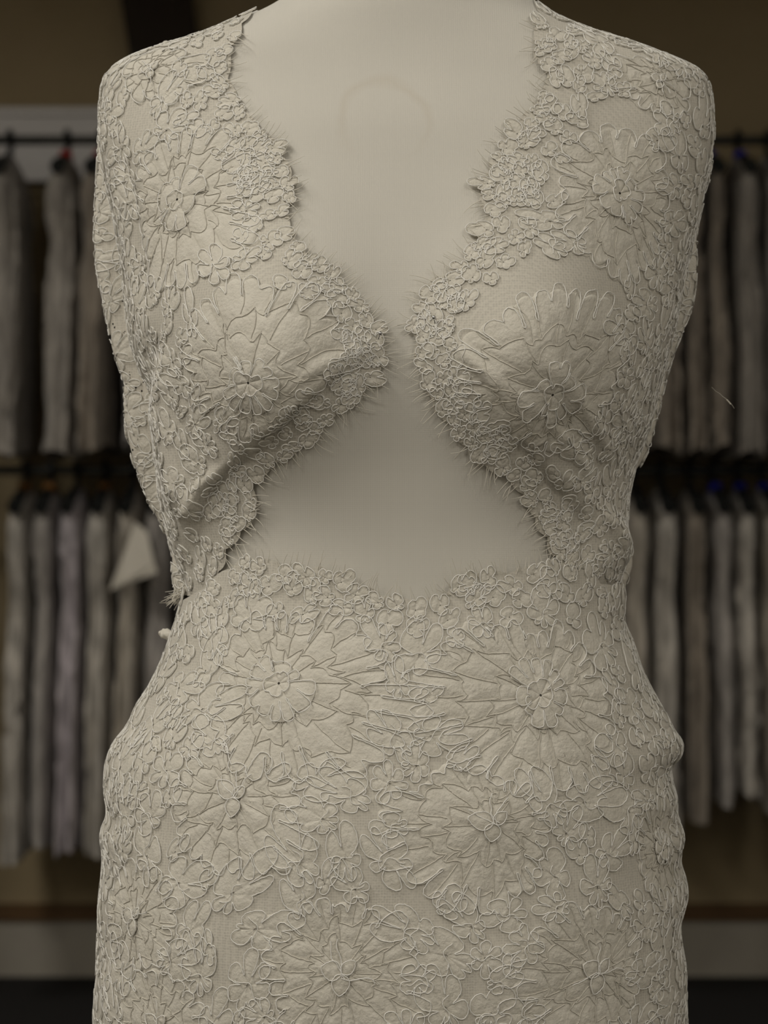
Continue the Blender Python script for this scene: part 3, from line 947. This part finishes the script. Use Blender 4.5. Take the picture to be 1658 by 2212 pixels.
def flower(S, parent, px, py, radii, npet, rot=0.0, core='rosette', name='flower_motif', grow=1.07):
    u, v = S.invert(px, py)
    fr = S.frame(u, v)
    radii = np.array(radii, float) * PXM * grow
    rf = lambda a: np.interp(np.mod(a, 2 * math.pi), np.arange(len(radii) + 1) * 2 * math.pi / len(radii), np.append(radii, radii[0]))
    FLOWERS.append((S, fr, rf))
    root = empty(name, (0, 0, 0)); root.parent = parent; root.location = -parent.location
    base = link('flower_ground', None, None) if False else None
    b = rot + np.arange(npet + 1) * 2 * math.pi / npet
    jit = RNG.normal(0, 0.15 * 2 * math.pi / npet, npet); b[:-1] += jit; b[-1] += jit[0]
    mid = (b[:-1] + b[1:]) / 2
    Rk = rf(mid) * RNG.uniform(0.93, 1.10, npet)
    lobes = [max(1, int(round((b[i + 1] - b[i]) * Rk[i] / 0.0125))) for i in range(npet)]
    rin0 = 0.10 * radii.mean()
    veins = Bag()
    Rm0 = radii.mean()
    Rang = lambda t: np.interp(np.mod(t - b[0], 2 * math.pi), mid - b[0], Rk, period=2 * math.pi)
    # network of veins: rings of elongated cells, each row offset from the next
    rings = [0.17, 0.40 + RNG.normal(0, .02), 0.63 + RNG.normal(0, .02), 0.87]
    counts = [npet, int(npet * 1.35) + 1, int(npet * 1.9) + 1]
    ang_ = [b[:-1]] + [np.sort(np.mod(np.arange(c) * 2 * math.pi / c + RNG.normal(0, 0.16, c) * 2 * math.pi / c + RNG.uniform(0, 1), 2 * math.pi)) for c in counts[1:]]
    lines = []
    def rj(j, t): return rings[j] * (1 + 0.14 * np.sin(3 * t + j * 2.1 + rot * 5) + 0.09 * np.sin(7 * t + j))
    for j in range(3):
        for t in ang_[j]:
            q = np.linspace(0, 1, 5)
            rr_ = rj(j, t) * 1.0 + (rj(j + 1, t) + 0.05 - rj(j, t)) * q
            if j == 2: rr_ = rj(j, t) + (0.93 - rj(j, t)) * q
            tw = t + RNG.normal(0, 0.03) * np.sin(q * math.pi) + RNG.normal(0, 0.008, 5)
            lines.append(np.stack([tw, rr_], 1))
    for j in (1, 2):
        vs_ = sorted([(float(np.mod(t, 2 * math.pi)), 1) for t in ang_[j - 1]] + [(float(np.mod(t, 2 * math.pi)), 0) for t in ang_[j]])
        vs_.append((vs_[0][0] + 2 * math.pi, vs_[0][1]))
        for (t0_, k0), (t1_, k1) in zip(vs_[:-1], vs_[1:]):
            lines.append(np.array([(t0_, rj(j, t0_) + (0.06 if k0 else -0.03)), ((t0_ + t1_) / 2 + RNG.normal(0, .02), rj(j, (t0_ + t1_) / 2) + RNG.normal(0.01, 0.03)), (t1_, rj(j, t1_) + (0.05 if k1 else -0.03))]))
    segs = []
    for ln_ in lines:
        p = chaikin(ln_, 2, False)
        rad_ = p[:, 1] * Rang(p[:, 0])
        ab = np.stack([rad_ * np.cos(p[:, 0]), rad_ * np.sin(p[:, 0])], 1)
        lay_cord(veins, S, fr, u, v, ab, 0.00066, 0.00028, False, 0.0016, 0.0001, 4)
        segs.append(np.stack([ab[:-1], ab[1:]], 1))
    segs = np.vstack(segs)
    pufs = RNG.uniform(0.75, 1.15)
    for i in range(npet):
        m = lobes[i]; R = Rk[i]
        def rout(t, R=R, m=m): return R * (0.98 - 0.08 * (2 * t - 1) ** 2) * (0.94 + 0.06 * np.abs(np.sin(math.pi * m * t)) ** 0.5)
        na = max(8, int((b[i + 1] - b[i]) * R / 0.0013)); nr = max(10, int((R - rin0) / 0.0013))
        tt_ = np.linspace(0, 1, na); T_, Q_ = np.meshgrid(tt_, np.linspace(0, 1, nr))
        an = b[i] + (b[i + 1] - b[i]) * T_; ra = rin0 + (rout(T_) - rin0) * Q_
        xa, ya = ra * np.cos(an), ra * np.sin(an)
        pts_ = np.stack([xa, ya], -1).reshape(-1, 2)
        c_ = np.array([np.mean(xa), np.mean(ya)]); near_ = segs[np.hypot(*(segs.mean(1) - c_).T) < R * 0.75]
        A_, D_ = near_[:, 0], near_[:, 1] - near_[:, 0]
        w_ = pts_[:, None, :] - A_[None]
        tq = np.clip((w_ * D_[None]).sum(-1) / ((D_ ** 2).sum(-1)[None] + 1e-12), 0, 1)
        dd = np.sqrt((((w_ - tq[..., None] * D_[None]) ** 2).sum(-1)).min(1)).reshape(T_.shape)
        hh = 0.0002 + 0.0008 * pufs * (1 - np.exp(-(dd / 0.0026) ** 1.4))
        hh = hh + 0.0010 * np.exp(-((Q_ - 0.97) / 0.05) ** 2) * 0.3 + RNG.normal(0, 0.00005, T_.shape)
        hh = np.where(Q_ > 0.995, 0.0002, hh)
        P_, N_ = S.local(fr, u, v, xa, ya, hh)
        link('petal', mesh_np('petal', P_.reshape(-1, 3), grid_faces(nr, na, False), M['motif']), root)
    veins.build('vein', M['motif'], root)
    cord = Bag()
    lay_cord(cord, S, fr, u, v, radial_outline(b, Rk, lobes), 0.00145)
    cord.build('outline_cord', M['cord'], root)
    # centre
    Rm = radii.mean()
    cc = Bag()
    if core == 'rosette':
        n2 = int(RNG.integers(6, 9)); b2 = np.arange(n2 + 1) * 2 * math.pi / n2 + RNG.uniform(0, 1)
        b2[1:-1] += RNG.normal(0, 0.2, n2 - 1); R2 = Rm * RNG.uniform(0.22, 0.46, n2)
        V_, F_ = [], []
        bag = Bag()
        for i in range(n2):
            ro = lambda t, R=R2[i]: R * (0.96 - 0.10 * (2 * t - 1) ** 2)
            hh = lambda t, q: 0.0016 + 0.0009 * np.abs(np.sin(math.pi * t)) ** 0.5 * np.abs(np.sin(math.pi * q)) ** 0.5 - 0.0004 * q ** 6
            bag.add(*polar_patch(S, fr, u, v, b2[i], b2[i + 1], 0.0008, ro, 10, 8, hh, i))
        bag.build('flower_centre', M['motif'], root)
        lay_cord(cc, S, fr, u, v, radial_outline(b2, R2, [2 if x > 0.33 * Rm else 1 for x in R2], 0.74, 0.26, 0.8), 0.0026)
        n3 = 5; b3 = np.arange(n3 + 1) * 2 * math.pi / n3 + RNG.uniform(0, 1)
        lay_cord(cc, S, fr, u, v, radial_outline(b3, Rm * RNG.uniform(0.10, 0.20, n3), [1] * n3, 0.8, 0.2, 0.25), 0.0031)
    else:
        bag = Bag()
        for ang, ln, wd in ((2.75, 0.30, 0.11), (4.55, 0.27, 0.10), (0.9, 0.22, 0.07)):
            ang += RNG.normal(0, 0.15); ln *= Rm * RNG.uniform(.9, 1.2); wd *= Rm * 1.1
            t = np.linspace(0, 1, 12); prof = wd * np.sin(math.pi * t ** 0.8) ** 0.8
            a_ = np.concatenate([t * ln, t[::-1][1:-1] * ln]); b_ = np.concatenate([prof, -prof[::-1][1:-1]])
            ca, sa = math.cos(ang), math.sin(ang)
            out = np.stack([a_ * ca - b_ * sa, a_ * sa + b_ * ca], 1)
            lay_cord(cc, S, fr, u, v, chaikin(out, 1, True), 0.0026)
            ss_ = np.linspace(-1, 1, 7)
            A = np.repeat((t * ln)[None, :], 7, 0); Bb = ss_[:, None] * prof[None, :]
            hh = 0.0014 + 0.0010 * (1 - ss_[:, None] ** 2) * np.sin(math.pi * t)[None, :] + 0.0002 * np.sin(A * 9000)
            P, N = S.local(fr, u, v, A * ca - Bb * sa, A * sa + Bb * ca, hh)
            bag.add(P.reshape(-1, 3), grid_faces(7, 12, False))
        bag.build('flower_centre', M['motif'], root)
        for q in range(3):
            a0 = RNG.uniform(0, 6.28)
            pts = np.array([(0.1 * Rm * math.cos(a0) * k_ + RNG.normal(0, 0.03 * Rm), 0.1 * Rm * math.sin(a0) * k_ + RNG.normal(0, 0.03 * Rm)) for k_ in range(5)])
            lay_cord(cc, S, fr, u, v, chaikin(pts, 2, False), 0.0024, closed=False)
    cc.build('centre_cord', M['cord'], root)
    return root

MOTIF_N, MOTIF_X = {}, {}
def motif(S, parent, u, v, R, lobes, stretch=1.0, rot=0.0, name='leaf_motif', deep=0.5, k=4, hgt=1.0, cords=True):
    """small lobed leaf with a corded outline"""
    fr = S.frame(u, v)
    na, nr = max(24, lobes * 9), 6
    ph = RNG.uniform(0, 6.28)
    skew = RNG.uniform(0.1, 0.5)
    lr = RNG.uniform(0.62, 1.12, lobes)
    wd_ = RNG.uniform(0.6, 1.5, lobes); cum = np.concatenate([[0], np.cumsum(wd_)]) / wd_.sum()
    def part(a):
        x_ = np.mod(a + ph, 2 * math.pi) / (2 * math.pi)
        i_ = np.clip(np.searchsorted(cum, x_, side='right') - 1, 0, lobes - 1)
        return i_, (x_ - cum[i_]) / (cum[i_ + 1] - cum[i_])
    def rr(a):
        i_, f = part(a)
        return R * (1 - deep + deep * np.abs(np.sin(math.pi * f)) ** 0.36) * (0.35 + 0.65 * lr[i_]) * (1 + skew * np.cos(a))
    ca, sa = math.cos(rot), math.sin(rot)
    def warp(a, r):
        x_, y_ = r * np.cos(a) * stretch, r * np.sin(a) / math.sqrt(stretch)
        return x_ * ca - y_ * sa, x_ * sa + y_ * ca
    ang = np.linspace(0, 2 * math.pi, na, endpoint=False)
    q = np.linspace(0.06, 1, nr)
    A, Q = np.meshgrid(ang, q)
    r = rr(A) * Q
    i_, f = part(A)
    hh = 0.0003 + hgt * 0.0009 * np.abs(np.sin(math.pi * f)) ** 0.5 * (1 - Q ** 5) * np.clip(Q * 2.0, 0.4, 1) + RNG.normal(0, 0.00008, A.shape)
    xa, ya = warp(A, r)
    P, N = S.local(fr, u, v, xa, ya, hh)
    key = (parent.name, name)
    MOTIF_N[key] = MOTIF_N.get(key, 0) + 1
    extra = MOTIF_N[key] > 300
    if extra:
        e_ = MOTIF_X.setdefault(parent.name, (Bag(), Bag()))
        e_[0].add(P.reshape(-1, 3), grid_faces(nr, na, True)); o = None
    else:
        o = link(name, mesh_np(name, P.reshape(-1, 3), grid_faces(nr, na, True), M['motif']), parent)
    if cords:
        bag = Bag()
        a2 = np.linspace(0, 2 * math.pi, lobes * 22, endpoint=False)
        r2 = rr(a2) * 1.0
        # pinch the cord inwards between some of the lobes
        i2, f2 = part(a2); i2 = np.where(f2 > 0.5, (i2 + 1) % lobes, i2)
        dn = np.minimum(f2, 1 - f2)
        pin = RNG.random(lobes) < 0.75
        r2 = r2 * np.where(pin[i2], 1 - 0.55 * np.exp(-(dn / 0.07) ** 2), 1.0)
        xa, ya = warp(a2, r2)
        ab = chaikin(np.stack([xa, ya], 1), 1, True)
        lay_cord(bag, S, fr, u, v, ab, 0.00135, k=k)
        if R > 0.009:
            a0 = RNG.uniform(0, 6.28); pts = np.array([((t_ - .5) * R * 1.0, 0.18 * R * math.sin(t_ * 7 + a0)) for t_ in np.linspace(0, 1, 6)])
            c2, s2 = math.cos(rot + a0), math.sin(rot + a0)
            lay_cord(bag, S, fr, u, v, chaikin(np.stack([pts[:, 0] * c2 - pts[:, 1] * s2, pts[:, 0] * s2 + pts[:, 1] * c2], 1), 2, False), 0.0017 * hgt, 0.00026, False, k=4)
        if extra:
            for V_, F_ in zip(bag.V, bag.F): e_[1].V.append(V_); e_[1].F.append(F_ + e_[1].n)
            e_[1].n += bag.n
            return None
        c = bag.build('outline_cord', M['cord'], o)
        if c is not None: c.location = (0, 0, 0)
    return o

# ---- the large flowers, as they lie on the form
flower(BOD, laceL, 385, 430, (150, 168, 160, 150, 130, 150, 200, 205), 11, 0.2)
flower(BOD, laceL, 540, 825, (170, 255, 215, 195, 165, 105, 100, 105), 11, 0.1, grow=1.16)
flower(BOD, laceL, 330, 152, (110, 80, 60, 80, 100, 80, 70, 90), 8, 0.3, 'leaf')
flower(BOD, laceR, 1335, 420, (140, 150, 150, 150, 140, 170, 205, 165), 11, 0.5)
flower(BOD, laceR, 1190, 850, (165, 215, 240, 245, 165, 110, 100, 125), 11, 0.35, grow=1.17)
flower(BOD, laceR, 1425, 175, (90, 60, 50, 80, 110, 80, 80, 90), 8, 0.3, 'leaf')
for (fx_, fy_, rad_, n_, rt_, cr_) in [
        (605, 1480, (245, 200, 135, 170, 165, 170, 205, 225), 13, 0.0, 'rosette'),
        (1165, 1505, (190, 180, 125, 205, 240, 215, 215, 205), 13, 0.25, 'rosette'),
        (508, 1725, (135, 110, 75, 140, 150, 170, 175, 185), 11, 0.15, 'leaf'),
        (1065, 1780, (125, 105, 95, 165, 195, 195, 180, 150), 11, 0.4, 'leaf'),
        (738, 2105, (145, 150, 150, 165, 180, 170, 175, 165), 12, 0.1, 'leaf'),
        (1290, 2100, (110, 140, 145, 160, 180, 170, 160, 140), 12, 0.3, 'leaf'),
        (292, 1985, (120, 125, 120, 130, 130, 130, 120, 110), 10, 0.2, 'leaf'),
        (1428, 1835, (100, 110, 120, 110, 100, 110, 120, 110), 9, 0.2, 'rosette'),
        (345, 2215, (130, 120, 110, 120, 130, 130, 130, 130), 10, 0.0, 'leaf'),
        (1010, 2345, (150, 140, 130, 140, 150, 150, 150, 150), 10, 0.1, 'leaf')]:
    flower(SK, laceS, fx_, fy_, rad_, n_, rt_, cr_)

NETS = {'B': [(440, 632, 75, 32), (300, 248, 62, 32), (1285, 612, 75, 38), (1345, 245, 70, 36)],
        'S': [(885, 1545, 36, 90), (352, 1860, 24, 90), (602, 1925, 46, 46), (872, 1930, 44, 62), (768, 1795, 50, 45), (1145, 1955, 40, 62), (490, 2030, 30, 70),
              (1015, 2112, 42, 62), (1310, 1745, 45, 60), (1362, 1905, 38, 55)]}
def in_flower(S, P, pad):
    for (S2, fr, rf) in FLOWERS:
        if S2 is not S: continue
        d = P - fr[0]
        if abs(d @ fr[1]) > 0.07: continue
        a, b = d @ fr[2], d @ fr[3]
        r = math.hypot(a, b)
        if r < rf(math.atan2(b, a)) * 0.93 + pad: return True
    return False

def edge_band(S, parent, edge, nrm, rows, skip=lambda p: False):
    """small corded leaves following a scalloped edge in rows"""
    placed = []
    for (off, sp, R) in rows:
        acc = RNG.uniform(0, sp)
        for i in range(1, len(edge)):
            acc += np.hypot(*(edge[i] - edge[i - 1]))
            if acc < sp: continue
            acc = RNG.uniform(-0.1, 0.1) * sp
            p = edge[i] - nrm[i] * (off + RNG.normal(0, 3))
            if skip(p): continue
            u, v = S.invert(*p)
            P, N = S.at(np.array(u), np.array(v))
            q = to_px(P)
            if np.hypot(*(q - p)) > 10: continue
            if in_flower(S, P, -0.022): continue
            Rr = R * PXM * RNG.uniform(0.85, 1.25)
            motif(S, parent, u, v, Rr, int(RNG.integers(3, 6)), RNG.uniform(1.0, 1.45), RNG.uniform(0, 3.14), 'edge_leaf', RNG.uniform(0.35, 0.55))
            placed.append((P, Rr))
    return placed

def fringe(S, parent, edge, nrm, seed, ln=(20, 46), skip=lambda p: False, inset=6):
    r = np.random.default_rng(seed); bag = Bag()
    i = 0.0
    while i < len(edge) - 1:
        i += r.choice([1.2, 1.8, 2.4, 3.5, 6.0], p=[.2, .3, .25, .15, .1])
        j = int(i)
        if j >= len(edge): break
        p = edge[j] - nrm[j] * inset
        if skip(p): continue
        n = nrm[j]; t = np.array([-n[1], n[0]])
        a = r.normal(0, 0.26); d = n * math.cos(a) + t * math.sin(a)
        L = r.uniform(*ln); bend = r.normal(0, 0.4)
        u, v = S.invert(*p)
        P0, N0 = S.at(np.array(u), np.array(v))
        dep = P0[1] + DIST
        pts = []
        lift = r.uniform(0.0002, 0.0035)
        for k_ in range(6):
            s_ = k_ / 5
            q = (d * s_ * L + t * bend * L * s_ * s_ * 0.5) * dep / FPX
            tx, tz = q[0], -q[1]
            ny = min(N0[1], -0.2)
            ty = -(N0[0] * tx + N0[2] * tz) / ny
            pts.append(P0 + np.array([tx, ty, tz]) + N0 * (0.0006 + lift * s_ ** 1.3))
        pts = np.array(pts)
        bag.add(*tube_np(pts, np.repeat(N0[None], 6, 0), 0.0003, 5, False, True))
    o = bag.build('fringe', M['fringe'], parent)
    if o is not None: tag(o, 'short loose eyelash threads along the scalloped edge', kind='stuff')

TAKEN = {id(BOD): [], id(SK): []}
rowsB = [(15, 33, 19), (44, 36, 21), (76, 42, 21)]
TAKEN[id(BOD)] += edge_band(BOD, laceL, SL, NL, rowsB, lambda p: p[1] > 1300 or p[1] < 12)
TAKEN[id(BOD)] += edge_band(BOD, laceR, SR, NR, rowsB, lambda p: p[1] > 1260 or p[1] < 4)
TAKEN[id(SK)] += edge_band(SK, laceS, SS, NS, [(20, 44, 22), (58, 48, 25)], lambda p: p[0] < 396 or p[0] > 1338)
TAKEN[id(BOD)] += edge_band(BOD, laceL, SL, NL, [(106, 44, 21)], lambda p: p[1] > 560 or p[1] < 12)
TAKEN[id(BOD)] += edge_band(BOD, laceR, SR, NR, [(106, 44, 21)], lambda p: p[1] > 560 or p[1] < 4)
fringe(BOD, laceL, SL, NL, 1, skip=lambda p: p[1] > 1215 or p[1] < 60)
fringe(BOD, laceR, SR, NR, 2, skip=lambda p: p[1] > 1225 or p[1] < 30)
fringe(SK, laceS, SS, NS, 3, skip=lambda p: p[0] < 500 or p[0] > 1260, ln=(22, 46))

def autofill(S, parent_of, accept, nets, tries, rmin, rmax, limit_phi, vmax_py, seed):
    global RNG
    r = np.random.default_rng(seed)
    taken = TAKEN.get(id(S), [])
    cent = np.array([t[0] for t in taken]) if taken else np.zeros((0, 3)); rad = np.array([t[1] for t in taken])
    count = 0
    vmax = np.searchsorted(S.rows, vmax_py)
    for k_ in range(tries):
        ph = r.uniform(-limit_phi, limit_phi); u = (ph + math.pi) / (2 * math.pi) * S.nu; v = r.uniform(2, vmax)
        P, N = S.at(np.array(u), np.array(v))
        q = to_px(P)
        par = accept(P, N, q, ph, int(u) % S.nu, int(v))
        if par is None: continue
        shrink = 1.0 if k_ < tries * 0.4 else (0.72 if k_ < tries * 0.7 else 0.5)
        R = r.uniform(rmin, rmax) * shrink
        if any(((q[0] - a) / c) ** 2 + ((q[1] - b) / d) ** 2 < 1.0 for (a, b, c, d) in nets) and abs(ph) < 1.35: continue
        if in_flower(S, P, R * 0.22): continue
        if len(cent):
            dd = np.linalg.norm(cent - P, axis=1)
            if (dd < (rad + R) * 0.73).any(): continue
        cent = np.vstack([cent, P]); rad = np.append(rad, R)
        motif(S, par, u, v, R, int(r.integers(5, 8)) if R > 0.009 else int(r.integers(3, 5)), r.uniform(1.0, 1.7), r.uniform(0, 3.14), 'leaf_motif', r.uniform(0.5, 0.68), k=4)
        count += 1
    return count

def mask_grid(S, poly, edge):
    d, _, _ = poly_dist(S.px, edge, False, 60)
    return inside(S.px, poly) & (d > 26)
MG_L, MG_R, MG_S = mask_grid(BOD, POLY_L, SL), mask_grid(BOD, POLY_R, SR), mask_grid(SK, POLY_S, SS)
def accept_b(P, N, q, ph, iu, iv):
    if q[1] > 1250: return None
    left = q[0] < 868
    if not (MG_L if left else MG_R)[iv, iu]: return None
    return laceL if left else laceR
def accept_s(P, N, q, ph, iu, iv):
    if abs(ph) < 1.5:
        if not MG_S[iv, iu]: return None
    elif q[1] < 1268: return None
    return laceS
nb = autofill(BOD, None, accept_b, NETS['B'], 9000, 0.009, 0.014, 1.75, 1260, 21)
ns = autofill(SK, None, accept_s, NETS['S'], 14000, 0.0125, 0.0185, 2.1, 2330, 22)
def accept_back(P, N, q, ph, iu, iv):
    if abs(ph) < 0.72 or abs(ph) > 2.1: return None
    return laceL if ph < 0 else laceR
TAKEN[id(BACK)] = []
nk = autofill(BACK, None, accept_back, [], 4000, 0.008, 0.013, 2.5, 1290, 23)
for pname, (ba, bb) in MOTIF_X.items():
    par = bpy.data.objects[pname]
    o = tag(ba.build('leaf_motifs', M['motif'], par), 'remaining small corded leaves of the lace', kind='stuff')
    c = bb.build('outline_cord', M['cord'], o); c.location = (0, 0, 0)

# ------------------------------------------------------------------ loose ends, pins
def threads(name, parent, p0, dirs, seed, label, n=34, ln=(0.006, 0.013), r=0.00032):
    rg = np.random.default_rng(seed); bag = Bag()
    p0 = np.array(p0)
    for i in range(n):
        d = np.array(dirs) + rg.normal(0, 0.38, 3); d /= np.linalg.norm(d)
        L = rg.uniform(*ln); s0 = p0 + rg.normal(0, 0.0022, 3)
        side_ = np.cross(d, rg.normal(0, 1, 3)); side_ *= 0.25
        pts = np.array([s0 + d * L * t - d * 0.004 + side_ * L * t * t for t in np.linspace(0, 1, 6)])
        nn = np.cross(d, [0.3, 0.9, 0.2]); nn /= np.linalg.norm(nn)
        bag.add(*tube_np(pts, np.repeat(nn[None], 6, 0), r, 4, False, True))
    tag(bag.build(name, M['fringe'], parent), label, kind='stuff')
threads('frayed_tuft', laceL, (X(384), -0.004, Z(1288)), (-0.75, -0.1, -0.65), 5, 'frayed thread tuft at the waist')

def lump(name, parent, pts, rad, seed, label=None):
    """rumpled roll of lace along a path"""
    rg = np.random.default_rng(seed); pts = np.array(pts); rad = np.array(rad)
    t = np.linspace(0, 1, len(pts)); tt = np.linspace(0, 1, 14)
    P = np.stack([np.interp(tt, t, pts[:, k]) for k in range(3)], 1); rr_ = np.interp(tt, t, rad)
    V, F = [], []
    T = np.gradient(P, axis=0); T /= np.linalg.norm(T, axis=1, keepdims=True)
    for i in range(14):
        b1 = np.cross(T[i], [0, 1, 0]); b1 /= np.linalg.norm(b1) + 1e-9; b2 = np.cross(T[i], b1)
        for j in range(18):
            a = 2 * math.pi * j / 18
            rj = rr_[i] * (1 + 0.16 * math.sin(3 * a + i * 0.9 + seed) + 0.1 * math.sin(5 * a - i * 1.7) + rg.normal(0, 0.04))
            V.append(P[i] + b1 * rj * math.cos(a) + b2 * rj * math.sin(a))
    o = link(name, mesh_np(name, np.array(V), grid_faces(14, 18)[:, ::-1], M['motif']), parent)
    if label: o['label'] = label
lump('rolled_fold', laceS, [(X(344), -0.006, Z(1366)), (X(352), -0.006, Z(1367)), (X(362), -0.008, Z(1369)), (X(376), -0.012, Z(1374)), (X(396), -0.02, Z(1380))],
     [0.0008, 0.0028, 0.0034, 0.0030, 0.001], 3, 'small rolled fold of lace sticking out at the waist')
lump('rolled_fold', laceL, [(X(346), 0.004, Z(98)), (X(354), 0.003, Z(97)), (X(368), 0.002, Z(101)), (X(384), 0.0, Z(104)), (X(400), 0.0, Z(104))],
     [0.0004, 0.0028, 0.0034, 0.0030, 0.0006], 4, 'little lace loop standing up on the shoulder seam')
lump('rolled_fold', laceR, [(X(1272), 0.002, Z(82)), (X(1282), 0.002, Z(80)), (X(1294), 0.002, Z(82)), (X(1306), 0.002, Z(90)), (X(1320), 0.0, Z(98))],
     [0.0004, 0.0022, 0.0030, 0.0022, 0.0005], 6, 'little lace loop standing up on the shoulder seam')

def pin(px, py, label):
    u, v = BOD.invert(px, py)
    P, N = BOD.at(np.array(u), np.array(v), np.array(0.005))
    d = N * 0.75 + np.array([0.1, 0, 0.55]); d /= np.linalg.norm(d)
    root = tag(empty('dressmaker_pin', tuple(P)), label, 'pin', 'steel pins holding the bodice')
    hd = MB(); R = 0.0013
    prof = [(max(1e-5, R * math.sin(math.pi * k_ / 10)), -R * math.cos(math.pi * k_ / 10)) for k_ in range(11)]
    hd.lathe(tuple(P), prof, 16).build('pin_head', M['steel'], root, True)
    MB().tube([tuple(P), tuple(P - d * 0.02)], [0.00035, 0.00008], 8).build('pin_shaft', M['steel'], root, True)
pin(820, 723, 'steel pin at the tip of the lace panel with the folded pleat')
pin(940, 690, 'steel pin through the lace panel whose edge hangs straight')

# stray fibre floating beside the form
fb = Bag()
fp = np.array([(X(a), -0.01 + 0.004 * math.sin(i), Z(b)) for i, (a, b) in enumerate([(1532, 838), (1542, 846), (1552, 852), (1556, 858), (1565, 866), (1572, 874), (1580, 884)])])
fb.add(*tube_np(fp, np.repeat(np.array([[0, -1.0, 0]]), len(fp), 0), 0.00013, 5, False))
fp = np.array([(X(a), -0.01, Z(b)) for (a, b) in [(1563, 864), (1567, 868), (1573, 875)]])
fb.add(*tube_np(fp, np.repeat(np.array([[0, -1.0, 0]]), 3, 0), 0.0004, 5, False))
tag(fb.build('stray_fibre', M['fringe'], None), 'fine white fibre floating in the air beside the lace bodice', 'fibre')
